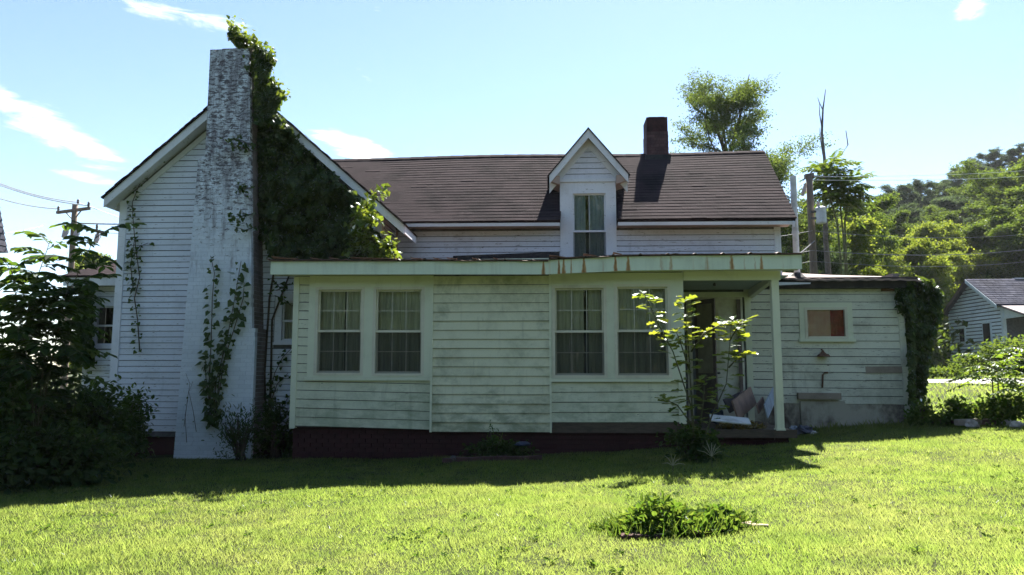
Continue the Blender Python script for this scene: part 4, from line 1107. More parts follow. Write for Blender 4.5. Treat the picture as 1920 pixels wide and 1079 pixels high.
    ev = MB(); ev.box(x0 + .5, x1 + .22, M - .16, M - .13, zt - .01, zt + .20); ev.box(x0 + .5, x1 + .2, M - .13, M - .005, zt + .0, zt + .02)
    GB.part('broken_eave', ev, TAR, ro)
    fc = MB().hexa([(x0 + .45, M - .27, zt + .03), (wx(1520, 537, M - .27), M - .27, zt + .06), (wx(1520, 537, M - .27), M - .25, zt + .06), (x0 + .45, M - .25, zt + .03)],
                   [(x0 + .45, M - .27, zt + .10), (wx(1520, 532, M - .27), M - .27, zt + .085), (wx(1520, 532, M - .27), M - .25, zt + .085), (x0 + .45, M - .25, zt + .10)])
    GB.part('broken_fascia', fc, W_TRIM, ro)
    GB.part('rusty_drip_edge', MB().box(wx(1650, 545, M), x1 - .05, M - .05, M - .035, zt - .07, zt - .015), RUSTY, ro)
    # vent pipe with flashing
    py_ = M + .9; px_ = wx(1492, 450, py_); ztop = wz(1490, 331, py_)
    zr_ = wz(1494, 518, py_)
    vp = GB.part('vent_pipe', MB().lathe((px_, py_, zr_ - .1), [(.062, 0), (.062, ztop - zr_ + .1)], 14), PIPEW, smooth=False)
    GB.part('pipe_collar', MB().lathe((px_, py_, wz(1493, 437, py_)), [(.062, -.03), (.075, -.03), (.075, .03), (.062, .03)], 14), PIPEW, vp)
    GB.part('pipe_flashing', MB().lathe((px_, py_, zr_ - .05), [(.22, -.02), (.13, .06), (.07, .12)], 12), TAR, vp)
    # rusty lamp shade, hanging wire and bent pipe on the wall
    c = at(1543, 664, M - .10)
    lp = GB.part('wall_lamp', MB().lathe(c + Vector((0, 0, -.03)), [(.115, -.02), (.105, .0), (.05, .05), (.03, .07), (.02, .10)], 14), RUSTY, label='rusty wall lamp shade with stain below')
    GB.part('lamp_bracket', MB().tube([c + Vector((0, 0, .05)), c + Vector((0, .04, .09)), c + Vector((0, .09, .08))], .012), RUSTY, lp)
    GB.part('lamp_arm', MB().tube([c + Vector((.02, .02, .0)), c + Vector((.11, .03, -.01)), c + Vector((.15, .05, -.05))], .010), RUSTY, lp)
    b0 = at(1542, 727, M - .04); b1 = at(1543, 703, M - .05); b2 = at(1549, 699, M - .05)
    GB.part('bent_pipe', MB().tube([b0, b1, b1.lerp(b2, .5) + Vector((0, 0, .02)), b2 + Vector((.03, 0, 0))], .017, 8), RUSTY)
    st = MB().box(c.x - .10, c.x + .11, M - .0365, M - .036, c.z - .20, c.z - .06)
build_shed()

# ---------- side bay on the left of the house
def build_bay():
    Yb = 15.4
    x0, x1 = wx(163, 600, Yb), GX0 + .05
    zt = wz(180, 537, Yb); zb = .3
    wn = (wx(176, 600, Yb), wx(213, 600, Yb) + .3, wz(190, 650, Yb), wz(190, 572, Yb))
    mb = wall_with_holes([(x0, x1, zb, zt + .05)], [wn], Yb, .12); mb.box(x0, x0 + .1, Yb + .12, Yb + 2.2, zb, zt + .05)
    wall = GB.part('bay_wall', mb, LAP_SHADE)
    z = rows(zb, zt, .115)
    clapboards(wall, W_GABLE, Yb, z, z, x0 + .08, x1, [(wn[0] - .09, wn[1] + .09, wn[2] - .05, wn[3] + .09)])
    GB.part('corner_board', MB().box(x0 - .01, x0 + .08, Yb - .034, Yb + .05, zb, zt), W_TRIM, wall)
    w = window(*wn, Yb, grid=None, lower=None, sash=W_TRIM, frame=W_TRIM, curt=None, curt_l=None, glass_m=GLASS2)
    cas = MB(); a, b, c, d = wn; cas.box(a - .09, a, Yb - .032, Yb, c, d + .09); cas.box(a, b, Yb - .033, Yb, d, d + .09); cas.box(a - .1, b, Yb - .05, Yb, c - .05, c)
    GB.part('casing', cas, W_TRIM, w)
    f0, f1 = at(118, 535, Yb - .3), at(222, 537, Yb - .3)
    GB.part('eave_fascia', MB().box(f0.x, GX0 + .02, Yb - .3, Yb - .27, zt - .02, zt + .18), W_TRIM)
    GB.part('soffit', MB().box(f0.x, GX0 + .02, Yb - .27, Yb - .002, zt + .0, zt + .02), W_TRIM)
    GB.part('bay_roof', MB().slab([(f0.x - .03, Yb - .34, zt + .2), (GX0 + .05, Yb - .34, zt + .2), (GX0 + .05, Yb + 1.6, zt + 1.05), (f0.x + .75, Yb + 1.6, zt + 1.05)], .05), SHINGLE)
build_bay()

# ------------------------------------------------------------------ vegetation builders
def tree_tubes(base, height, rad, rg, lean=(0, 0), trunk_frac=0.35, n_limb=11, spread=0.38, up=0.55, sub=5, wig=0.06):
    """tapered trunk with limbs and twigs; returns (MB, array of twig points, their outward directions)"""
    mb = MB(); base = Vector(base); H = height
    npt = 9; tr = []; p = base.copy()
    for k in range(npt):
        t = k / (npt - 1)
        tr.append(base + Vector((lean[0] * t * H + rg.normal(0, wig) * t * H * .25, lean[1] * t * H + rg.normal(0, wig) * t * H * .25, H * .96 * t)))
    mb.tube(tr, [rad * (1 - .9 * (k / (npt - 1)) ** .8) for k in range(npt)], 7)
    pts = []; dirs = []
    for i in range(n_limb):
        t = trunk_frac + (1 - trunk_frac) * ((i + rg.uniform(0, .8)) / n_limb) * .97
        k = min(int(t * (npt - 1)), npt - 2); f = t * (npt - 1) - k
        o = tr[k].lerp(tr[k + 1], f)
        az = i * 2.4 + rg.uniform(-.5, .5)
        prof = math.sin(math.pi * min(1, max(.08, (t - trunk_frac) / (1 - trunk_frac) * .80 + .17))) ** .7
        ln = H * spread * prof * rg.uniform(.5, 1.3)
        d = Vector((math.cos(az), math.sin(az), up * rg.uniform(.5, 1.3) + .5 * (t - .5)))
        d.normalize()
        path = [o]; q = o.copy(); dd = d.copy(); ns = 5
        for j in range(ns):
            dd = (dd + Vector(rg.normal(0, .16, 3)) + Vector((0, 0, .05))).normalized(); q = q + dd * ln / ns; path.append(q.copy())
        r0 = rad * (1 - .85 * t) * .55
        mb.tube(path, [max(.006, r0 * (1 - .85 * j / ns)) for j in range(ns + 1)], 5)
        for j in range(1, ns + 1):
            for s_ in range(max(1, sub - 2 + (j > 2) * 2)):
                e = (dd * .5 + Vector(rg.normal(0, .8, 3))).normalized(); e.z = e.z * .7 + .12
                tl_ = ln * rg.uniform(.16, .36)
                a = path[j]; b = a + e * tl_ * .5 + Vector((0, 0, .02)); c = a + e * tl_
                if rg.random() < .5: mb.tube([a, b, c], [max(.005, r0 * .25), max(.004, r0 * .15), .004], 4, False)
                for u in (.35, .6, .85, 1.05):
                    pts.append(a.lerp(c, u)); dirs.append(e)
    for u in np.linspace(.8, 1.02, 5):
        pts.append(base + Vector((lean[0] * H * u, lean[1] * H * u, H * u * .97))); dirs.append(Vector((0, 0, 1)))
    return mb, np.array([tuple(v) for v in pts]), np.array([tuple(v) for v in dirs])

def crown_leaves(pts, dirs, per, sig, size, rg, flat=0.5, droop=0.25, asp=.62):
    n = len(pts) * per
    i = np.repeat(np.arange(len(pts)), per)
    P = pts[i] + rg.normal(size=(n, 3)) * np.array([sig, sig, sig * flat])
    D = unit(dirs[i] * .5 + rg.normal(size=(n, 3)) * .8 + np.array([0, 0, -droop]))
    N = unit(rg.normal(size=(n, 3)) * .7 + np.array([0, 0, .9]))
    L = size * rg.uniform(.6, 1.3, n)
    return P, D, N, L, L * asp

def make_tree(name, base, height, rad, label, cat, group, leafmat, seed, per=26, sig=.32, size=.24, barkm=None, tpl='kite', **kw):
    rg = np.random.default_rng(seed)
    mb, pts, dirs = tree_tubes(base, height, rad, rg, **kw)
    T = Thing(name, base, label, cat, group)
    T.part('trunk', mb, barkm or BARK, smooth=True)
    P, D, N, L, W = crown_leaves(pts, dirs, per, sig, size, rg)
    T.put('crown', leaf_mesh('crown', tpl, P, D, N, L, W, leafmat, T.base))
    return T

def frond(p, d, length, nl, ll, lw, rg, sag=.35):
    """pinnate compound leaf: returns rachis points and leaflet arrays"""
    p = Vector(p); d = Vector(d).normalized(); pts = [p.copy()]; q = p.copy(); dd = d.copy()
    for k in range(7):
        dd = (dd + Vector((0, 0, -sag / 7 * (1 + k * .25)))).normalized(); q = q + dd * length / 7; pts.append(q.copy())
    P, D, N, L, W = [], [], [], [], []
    for k in range(nl):
        t = .18 + .82 * k / (nl - 1); f = t * 7; i = min(int(f), 6); a = pts[i].lerp(pts[i + 1], f - i); ax = (pts[i + 1] - pts[i]).normalized()
        sd = ax.cross(Vector((0, 0, 1))); sd = sd.normalized() if sd.length > 1e-3 else Vector((1, 0, 0)); nm = sd.cross(ax)
        for s_ in (-1, 1):
            dv = sd * s_ * .9 + ax * .42 + Vector((0, 0, -.28)) + Vector(rg.normal(0, .12, 3))
            P.append(a); D.append(dv); N.append(nm + Vector(rg.normal(0, .22, 3))); sc = (1.0 - .35 * abs(t - .5)) * rg.uniform(.85, 1.12); L.append(ll * sc); W.append(lw * sc)
    P.append(pts[-1]); D.append(dd); N.append(Vector((0, 0, 1))); L.append(ll); W.append(lw)
    return pts, P, D, N, L, W
def frond_plant(name, stems, label, cat, leafmat, seed, n_per=9, flen=.55, nl=8, ll=.15, lw=.055, sag=.5, top=.35, group=None, stemr=.018, tpl='oval', facing=None):
    rg = np.random.default_rng(seed); T = Thing(name, stems[0][0], label, cat, group); mb = MB(); A_ = [[], [], [], [], []]
    for path in stems:
        path = [Vector(p) for p in path]
        mb.tube(path, [stemr * (1 - .7 * k / (len(path) - 1)) for k in range(len(path))], 6)
        m = len(path) - 1
        for k in range(n_per):
            t = top + (1 - top) * (k + rg.uniform(0, .5)) / n_per; t = min(t, 1); f = t * m; i = min(int(f), m - 1); a = path[i].lerp(path[i + 1], f - i)
            az = k * 2.4 + rg.uniform(-.4, .4)
            d = Vector((math.cos(az), math.sin(az) * .8, rg.uniform(.15, .65) + .5 * (t > .9)))
            r = frond(a, d, flen * rg.uniform(.75, 1.2) * (1.1 - .35 * t), nl, ll, lw, rg, sag)
            mb.tube(r[0], [.006 - .0005 * j for j in range(8)], 4, False)
            for j in range(5): A_[j] += list(r[j + 1])
    T.part('stem', mb, GREENSTEM, smooth=True)
    arr = [np.array([tuple(v) for v in A_[j]]) for j in range(3)]
    T.put('foliage', leaf_mesh('foliage', tpl, arr[0], arr[1], arr[2], np.array(A_[3]), np.array(A_[4]), leafmat, T.base))
    return T

def bush(name, c, r, n, size, leafmat, label, cat, seed, group=None, tpl='oval', lumps=9, stems=7, droop=.3, asp=.6):
    """mounded shrub: leaves gathered in clumps on woody stems"""
    rg = np.random.default_rng(seed); c = Vector(c); r = Vector(r)
    T = Thing(name, c, label, cat, group); mb = MB(); cl = []
    for k in range(stems):
        az = rg.uniform(0, 6.283); u = rg.uniform(.3, .9)
        e = c + Vector((math.cos(az) * r.x * u, math.sin(az) * r.y * u, r.z * rg.uniform(.9, 1.75)))
        m = c.lerp(e, .5) + Vector((0, 0, .15 * r.z))
        mb.tube([c + Vector((rg.normal(0, .05), rg.normal(0, .05), -.05)), m, e], [.022, .014, .006], 5); cl += [m, e]
    for k in range(lumps * 3):
        v = rg.normal(size=3); v /= np.linalg.norm(v); v[2] = abs(v[2]) * 1.0
        cl.append(c + Vector((v[0] * r.x * .85, v[1] * r.y * .85, .10 * r.z + v[2] * r.z * 1.75 * rg.uniform(.55, 1.0))))
    pts = np.array([tuple(v) for v in cl]); i = rg.integers(0, len(pts), n)
    sg = np.array([r.x, r.y, r.z]) * .21
    P = pts[i] + rg.normal(size=(n, 3)) * sg
    P[:, 2] = np.maximum(P[:, 2], c.z + .01)
    out = unit(P - np.array([c.x, c.y, c.z + r.z * .5]))
    D = unit(out * .6 + rg.normal(size=(n, 3)) * .6 + np.array([0, 0, -droop])); N = unit(out * .6 + rg.normal(size=(n, 3)) * .45 + np.array([0, 0, .7]))
    L = size * rg.uniform(.6, 1.3, n)
    T.part('stem', mb, BARK, smooth=True)
    T.put('foliage', leaf_mesh('foliage', tpl, P, D, N, L, L * asp, leafmat, T.base))
    return T

def vine_mass(name, poly, n, depth, size, leafmat, label, seed, ybase, tpl='heart', stems=(), lump=1.9, group=None, bare=0.0):
    """climbing plant on a wall: poly in photo pixels projected to the wall plane, thick and lumpy"""
    rg = np.random.default_rng(seed)
    q = sample_poly(poly, n); P = np.empty((n, 3)); O = np.empty(n)
    for k in range(n):
        yb = ybase(q[k, 0], q[k, 1]) if callable(ybase) else ybase
        p = at(q[k, 0], q[k, 1], yb)
        th = depth(q[k, 0], q[k, 1]) if callable(depth) else depth
        l = .5 + .5 * noise.noise((p.x * lump, p.z * lump, seed)) + .3 * noise.noise((p.x * lump * 2.7, p.z * lump * 2.7, seed + 5))
        o = th * max(.12, l * 1.15) * (1 - (rg.random() ** 2.0) * .75)
        s_ = (yb - o) / yb
        P[k] = (p.x * s_, yb - o, EYE + (p.z - EYE) * s_); O[k] = o
    D = unit(rg.normal(size=(n, 3)) * .5 + np.array([.1, -.35, -.8])); N = unit(rg.normal(size=(n, 3)) * .5 + np.array([.1, -.75, .65]))
    L = size * rg.uniform(.6, 1.35, n)
    b = Vector(P[np.argmin(P[:, 2])])
    T = Thing(name, b, label, 'vine', group)
    mb = MB()
    for path in stems:
        pp = [at(a, c, (ybase(a, c) if callable(ybase) else ybase) - .03) for a, c in path]
        mb.tube(pp, [.022 * (1 - .6 * k / (len(pp) - 1)) for k in range(len(pp))], 6)
    if stems: T.part('stem', mb, VINEW, smooth=True)
    T.put('foliage', leaf_mesh('foliage', tpl, P, D, N, L, L * .92, leafmat, T.base))
    return T

def vine_strand(name, paths, Y, label, seed, size=.09, step=.05, leafmat=None, two=True, off=.05, spread=.05, tpl='heart', rad=.011):
    rg = np.random.default_rng(seed); leafmat = leafmat or IVY
    mb = MB(); P, D, N, L = [], [], [], []
    b = None
    for path in paths:
        pp = [at(a, c, Y - .02) for a, c in path]
        if b is None: b = min(pp, key=lambda v: v.z)
        mb.tube(pp, [rad * (1 - .55 * k / (len(pp) - 1)) for k in range(len(pp))], 5)
        for a, c in zip(pp[:-1], pp[1:]):
            m = max(1, int((c - a).length / step))
            for k in range(m):
                if rg.random() < .12: continue
                p = a.lerp(c, (k + rg.random()) / m); s_ = 1 if k % 2 else -1
                p = p + Vector((s_ * rg.uniform(.2, 1) * spread, -rg.uniform(.2, 1) * off, rg.normal(0, .015)))
                P.append(p); D.append((s_ * .55 + rg.normal(0, .45), -.45 + rg.normal(0, .35), -.6 + rg.normal(0, .4))); N.append((rg.normal(0, .5), -.6, .7 + rg.normal(0, .3))); L.append(size * rg.uniform(.45, 1.25))
    T = Thing(name, b, label, 'vine')
    T.part('stem', mb, VINEW, smooth=True)
    L = np.array(L)
    T.put('foliage', leaf_mesh('foliage', tpl, [tuple(p) for p in P], D, N, L, L * .9, leafmat, T.base))
    return T

# ------------------------------------------------------------------ vines on the house
ivy_poly = [(432, 45), (452, 62), (470, 72), (490, 88), (517, 108), (505, 140), (530, 178), (518, 208), (545, 240), (566, 272), (600, 300), (622, 318), (640, 348), (668, 362),
            (690, 385), (690, 410), (700, 432), (735, 456), (740, 478), (700, 487), (650, 485), (600, 488), (530, 488), (505, 480), (500, 450), (478, 440),
            (478, 380), (474, 330), (466, 290), (464, 215), (468, 170), (462, 130), (455, 100), (440, 82), (428, 66)]
def ivy_y(px, py):
    if py < 230: return 13.1 - .15 * (px > 480)
    return G - .03
def ivy_d(px, py):
    if py < 100: return .42
    if py < 230: return .50
    e = min((px - 470) / 40, 1.0, max(.25, (735 - px) / 60))
    return max(.15, e) * .62
vine_mass('climbing_ivy', ivy_poly, 13000, ivy_d, .088, IVY, 'huge dark ivy mass covering gable wall right of the painted chimney', 11, ivy_y,
          stems=[[(500, 840), (496, 700), (505, 560), (520, 470), (540, 380), (530, 280), (500, 200), (480, 120)], [(505, 840), (510, 600), (560, 470), (620, 400)], [(470, 200), (474, 120), (462, 80), (442, 50)]])
# sunlit sprays leaning off the right edge, the chimney top and across the brick
def spray(paths, Y, n, size, seed, label, sig=.07, mat=None):
    rg = np.random.default_rng(seed); mb = MB(); P = []; b = None
    for path in paths:
        pp = [at(a, c, Y - .12 * k) for k, (a, c) in enumerate(path)]
        b = b or pp[0]; mb.tube(pp, [.009 * (1 - .6 * k / (len(pp) - 1)) for k in range(len(pp))], 4)
        for k in range(n):
            f = rg.random() ** .8 * (len(pp) - 1); i = min(int(f), len(pp) - 2)
            P.append(np.array(pp[i].lerp(pp[i + 1], f - i)) + rg.normal(size=3) * sig)
    P = np.array(P); m = len(P)
    D = unit(rg.normal(size=(m, 3)) * .6 + np.array([.25, -.2, -.35])); N = unit(rg.normal(size=(m, 3)) * .6 + np.array([.1, -.3, .8])); L = size * rg.uniform(.6, 1.3, m)
    T = Thing('ivy_spray', b, label, 'vine', 'loose ivy sprays')
    T.part('stem', mb, VINEW); T.put('foliage', leaf_mesh('foliage', 'heart', P, D, N, L, L * .9, mat or IVY, T.base))
IVY_SUN = leaf('sunlit_ivy_leaf', (0.06, 0.11, 0.018), (0.11, 0.16, 0.028), (0.16, 0.24, 0.02), (0.27, 0.31, 0.03), 0.45, 0.04, 0.36)  # lit copy of the ivy leaf, sunlight put into the lighter colour
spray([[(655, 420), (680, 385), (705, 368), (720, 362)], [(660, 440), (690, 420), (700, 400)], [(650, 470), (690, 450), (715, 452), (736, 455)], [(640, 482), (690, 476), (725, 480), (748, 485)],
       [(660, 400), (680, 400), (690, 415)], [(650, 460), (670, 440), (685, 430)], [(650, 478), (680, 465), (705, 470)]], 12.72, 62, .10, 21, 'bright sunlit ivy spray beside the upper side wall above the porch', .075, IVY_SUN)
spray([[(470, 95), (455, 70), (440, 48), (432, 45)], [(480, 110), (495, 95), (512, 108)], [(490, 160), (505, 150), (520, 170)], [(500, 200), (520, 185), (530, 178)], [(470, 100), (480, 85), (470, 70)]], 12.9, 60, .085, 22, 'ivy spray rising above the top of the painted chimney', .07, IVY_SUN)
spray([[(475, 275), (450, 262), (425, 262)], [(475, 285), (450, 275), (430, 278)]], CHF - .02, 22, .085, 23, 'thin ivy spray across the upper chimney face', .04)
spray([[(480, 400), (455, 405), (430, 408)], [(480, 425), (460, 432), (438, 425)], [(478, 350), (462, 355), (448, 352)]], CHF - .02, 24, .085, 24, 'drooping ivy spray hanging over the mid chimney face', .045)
vine_strand('corner_vine', [[(262, 660), (258, 600), (252, 560), (262, 520), (255, 470), (250, 420), (248, 380), (262, 345), (300, 300)], [(250, 480), (262, 462), (278, 456)], [(250, 545), (245, 500), (252, 450)]], G - .03, 'thin vine climbing the left corner of the gable wall', 31, .085, .035, spread=.07)
vine_strand('chimney_vine', [[(398, 800), (392, 720), (396, 640), (398, 560), (402, 512), (395, 480)], [(400, 800), (404, 720), (425, 640), (440, 560), (452, 490)], [(402, 800), (412, 700), (438, 620), (456, 560), (458, 530)], [(398, 790), (385, 700), (385, 660)], [(402, 790), (418, 690), (425, 650)]],
            CHF - .01, 'leafy vine with bare stems climbing the base of the painted chimney', 32, .115, .038, leafmat=leaf('chimney_vine_leaf', (0.035, 0.065, 0.02), (0.065, 0.10, 0.03), (0.10, 0.17, 0.03), (0.17, 0.22, 0.04), .35, .04, .4), spread=.085)
vine_strand('dead_vine', [[(345, 800), (352, 745), (356, 720), (348, 700)], [(368, 810), (362, 770), (354, 735), (362, 715)], [(350, 830), (347, 780), (352, 750)]], CHF - .005, 'bare dead vine stems on the lower left of the chimney', 33, .04, .25, spread=.02, rad=.005)
vine_strand('window_vine', [[(500, 800), (505, 740), (515, 700), (530, 670), (545, 655)], [(505, 760), (520, 720), (540, 700)], [(512, 790), (530, 760), (545, 740)]], G - .04, 'sparse vine under the half-hidden gable window', 34, .085, .04, spread=.08)
vine_strand('hanging_vine', [[(512, 525), (525, 540), (540, 545)], [(515, 555), (530, 560), (548, 575)], [(520, 545), (538, 535), (550, 532)]], G - .25, 'ivy tendrils hanging in front of the half-hidden gable window', 35, .10, .035, spread=.06)
shed_poly = [(1678, 545), (1690, 530), (1720, 522), (1745, 524), (1764, 548), (1766, 585), (1752, 620), (1744, 650), (1738, 690), (1734, 720), (1726, 765), (1712, 785), (1706, 740), (1706, 690), (1702, 640), (1696, 605), (1686, 580)]
vine_mass('shed_ivy', shed_poly, 5200, lambda px, py: .55, .085, IVY, 'dark ivy column covering the right corner of the lean-to', 12, lambda px, py: M + .15 + .35 * (px > 1712), stems=[[(1716, 790), (1714, 700), (1708, 620), (1705, 560)]], lump=2.4)
vine_mass('bay_vine', [(150, 545), (172, 540), (176, 580), (172, 640), (180, 680), (140, 690), (140, 600)], 700, .35, .10, DARKLEAF, 'dark vine on the outer corner of the small side bay', 13, 15.3, stems=[[(160, 690), (160, 560)]])

# ------------------------------------------------------------------ shrubs on the left
def gp(px, Y):
    x = wx(px, 800, Y); return Vector((x, Y, tz(x, Y)))
def stem_path(pxs, Y, dy=0.0):
    out = []
    for k, (a, c) in enumerate(pxs):
        out.append(at(a, c, Y + dy * k))
    out[0].z = tz(out[0].x, out[0].y) - .03
    return out
YS = 10.6
frond_plant('walnut_shrub', [stem_path([(60, 900), (75, 760), (110, 620), (150, 500), (188, 430)], YS, -.06), stem_path([(55, 900), (50, 760), (55, 620), (70, 520), (95, 450)], YS + .3, -.05),
            stem_path([(60, 900), (85, 740), (105, 640), (120, 570), (128, 530)], YS - .2, -.05), stem_path([(50, 900), (25, 760), (5, 640), (-5, 520)], YS + .2, -.05), stem_path([(65, 900), (60, 720), (30, 560), (20, 490)], YS - .4, .0),
            stem_path([(60, 900), (70, 720), (80, 620), (88, 540)], YS, .05), stem_path([(60, 900), (80, 700), (95, 600), (110, 540)], YS - .3, .0), stem_path([(40, 900), (20, 720), (35, 620), (60, 570)], YS - .5, .0)],
            'tall shrub with long drooping compound leaves at the far left', 'shrub', WALNUT, 41, n_per=18, flen=.70, nl=6, ll=.215, lw=.098, top=.28, stemr=.013)
bush('dense_shrub', gp(5, 11.0), (.90, .7, .95), 5200, .11, DARKLEAF, 'dense dark shrub in shade at the left edge of the lawn', 'shrub', 42, 'dark shrubs left of the house')
bush('dense_shrub', gp(150, 11.7), (.85, .6, .66), 4600, .10, DARKLEAF, 'dense dark shrub in front of the small side bay', 'shrub', 43, 'dark shrubs left of the house')
bush('dense_shrub', gp(228, 12.5), (.42, .35, .60), 2300, .085, DARKLEAF, 'dark shrub against the gable wall left of the chimney', 'shrub', 44, 'dark shrubs left of the house')
bush('dense_shrub', gp(-60, 9.6), (.9, .8, .75), 3200, .12, DARKLEAF, 'low dark shrub cut by the left picture edge', 'shrub', 45, 'dark shrubs left of the house')
bush('dense_shrub', gp(110, 10.1), (.85, .6, .42), 2600, .11, DARKLEAF, 'low dark shrub at the front of the left thicket', 'shrub', 48, 'dark shrubs left of the house')
bush('fern_clump', gp(452, 12.5), (.42, .18, .48), 900, .085, DARKLEAF, 'feathery dark weeds at the foot of the painted chimney', 'weeds', 46, asp=.22, droop=-.5, lumps=4, stems=16)
bush('weed_clump', gp(520, 12.85), (.36, .22, .50), 1000, .085, DARKLEAF, 'dark weeds between the chimney and the porch corner', 'weeds', 47)

# ------------------------------------------------------------------ porch front plants
SB = gp(1305, 10.8)
def sapling():
    rg = np.random.default_rng(51); Y = 10.8
    T = Thing('sapling', SB, 'young sapling with bright yellow green leaves in front of the porch door', 'sapling')
    def sp(l, dy=0): return [at(a, c, Y + dy) for a, c in l]
    b = at(1305, 856, Y)
    stems = [sp([(1305, 858), (1295, 760), (1262, 660), (1235, 610), (1215, 565), (1203, 548)], -.05), sp([(1305, 858), (1296, 740), (1290, 640), (1285, 590), (1280, 556)], .05),
             sp([(1308, 858), (1335, 780), (1362, 720), (1368, 650), (1372, 600)], -.1), sp([(1300, 800), (1270, 760), (1245, 748)], -.2), sp([(1296, 660), (1320, 625), (1350, 610), (1375, 600)], .0),
             sp([(1295, 700), (1275, 640), (1265, 615)], .05), sp([(1366, 690), (1385, 670), (1392, 660)], -.1), sp([(1368, 640), (1385, 610), (1396, 600)], -.1), sp([(1305, 850), (1318, 760), (1322, 700)], .1)]
    mb = MB(); P, D, N, L = [], [], [], []
    for j, s_ in enumerate(stems):
        mb.tube(s_, [.014 * (1 - .75 * k / (len(s_) - 1)) for k in range(len(s_))], 5)
        tot = 42 if j < 3 else 20
        for k in range(tot):
            f = (.22 + .78 * (k + rg.random()) / tot) * (len(s_) - 1) if j < 3 else (.2 + .8 * (k + rg.random()) / tot) * (len(s_) - 1)
            i = min(int(f), len(s_) - 2); p = s_[i].lerp(s_[i + 1], min(f - i, 1))
            az = k * 2.4 + rg.uniform(-.4, .4); d = Vector((math.cos(az), math.sin(az) * .8, rg.uniform(-.25, .35)))
            P.append(p + d * .035); D.append(d); N.append((rg.normal(0, .35), rg.normal(0, .35), 1)); L.append(.185 * rg.uniform(.55, 1.2))
    T.part('stem', mb, GREENSTEM, smooth=True); L = np.array(L)
    T.put('foliage', leaf_mesh('foliage', 'oak', [tuple(p) for p in P], [tuple(d) for d in D], N, L, L * .75, OAKL, T.base))
sapling()
bush('shade_plant', gp(1300, 10.85), (.40, .34, .26), 1300, .085, DARKLEAF, 'dark bushy weed at the foot of the porch sapling', 'weeds', 52)
bush('shade_plant', gp(925, 12.05), (.55, .24, .16), 1100, .075, DARKLEAF, 'low weeds growing below the middle siding panel', 'weeds', 53)
bush('shade_plant', gp(930, 12.1), (.16, .10, .26), 260, .06, WEED, 'wispy weed standing against the middle siding panel', 'weeds', 54, asp=.4)
def seed_tuft(px, py, Y, h, n, label, seed):
    rg = np.random.default_rng(seed); b = at(px, py, Y); b.z = tz(b.x, Y); T = Thing('grass_tuft', b, label, 'grass', 'seeding grass tufts')
    st = MB(); sd = MB()
    top = b + Vector((0, 0, h * .45)); st.tube([b, top], [.006, .004], 5)
    for k in range(n):
        a = -1.05 + 2.1 * k / (n - 1) + rg.normal(0, .06); ln = h * .62 * rg.uniform(.8, 1.1)
        d = Vector((math.sin(a), rg.normal(0, .25), math.cos(a))).normalized()
        e = top + d * ln + Vector((0, 0, -.04 * abs(a))); m = top.lerp(e, .5) + Vector((0, 0, .02))
        sd.tube([top, m, e], [.003, .0055, .002], 5)
    T.part('stalk', st, GREENSTEM); T.part('seed_spikes', sd, SEEDHEAD)
seed_tuft(1335, 876, 9.9, .34, 7, 'pale seeding grass tuft standing in shade before the sapling', 55)
seed_tuft(1262, 893, 9.35, .30, 6, 'pale seeding grass tuft at the edge of the house shadow', 56)

# bricks edging the weedy strip and the bed
BR = MB().box(-.1, .1, -.05, .05, 0, .065).mesh('edging_brick', BRICKOLD)
bv = None
def brick_at(px, py, Y, rz, label, group, sink=.02, tilt=0.0):
    p = at(px, py, Y); z = tz(p.x, Y)
    o = single('edging_brick', BR, label, 'brick', group, loc=(p.x, Y, z - sink)); o.rotation_euler = (tilt, R(-.08, .08), rz)
for k, px in enumerate((842, 866, 890, 913, 938, 962, 985, 1005)):
    brick_at(px, 862, 11.62 + .03 * math.sin(k * 2), R(-.12, .12), 'mossy brick edging the shaded weed strip, ' + ['first', 'second', 'third', 'fourth', 'fifth', 'sixth', 'seventh', 'eighth'][k] + ' from the left', 'bricks edging the shaded weed strip', -.01)
def blob(name, c, r, mat, label, cat, seed, sub=3, rough=.35, group=None, flat=1.0):
    bm_v = []; fs = []
    rg = np.random.default_rng(seed); nu, nv = 12, 7; c = Vector(c); r = Vector(r)
    for j in range(nv + 1):
        th = math.pi * j / nv
        for i in range(nu):
            ph = 2 * math.pi * i / nu; d = Vector((math.sin(th) * math.cos(ph), math.sin(th) * math.sin(ph), math.cos(th)))
            k = 1 + rough * noise.noise(d * 2.1 + Vector((seed, 0, 0))) + rough * .6 * noise.noise(d * 5 + Vector((0, seed, 0)))
            bm_v.append((c.x + d.x * r.x * k, c.y + d.y * r.y * k, c.z + max(-.6, d.z) * r.z * k))
    for j in range(nv):
        for i in range(nu): fs.append((j * nu + i, (j + 1) * nu + i, (j + 1) * nu + (i + 1) % nu, j * nu + (i + 1) % nu))
    m = MB(); m.add(bm_v, fs)
    o = single(name, m.mesh(name, mat, False, c), label, cat, group, loc=c); return o
p = at(980, 825, 11.9); blob('plastic_scrap', (p.x, 11.85, tz(p.x, 11.85) + .24), (.13, .06, .04), BLUEP, 'crumpled blue plastic lying in the weed strip', 'litter', 3)
p = at(850, 852, 11.6); blob('stone', (p.x, 11.62, tz(p.x, 11.6) + .06), (.06, .05, .05), simple('mossy_stone', (.12, .11, .10), (.06, .06, .05), 9, .95), 'grey stone at the left end of the shaded weed strip', 'stone', 5)

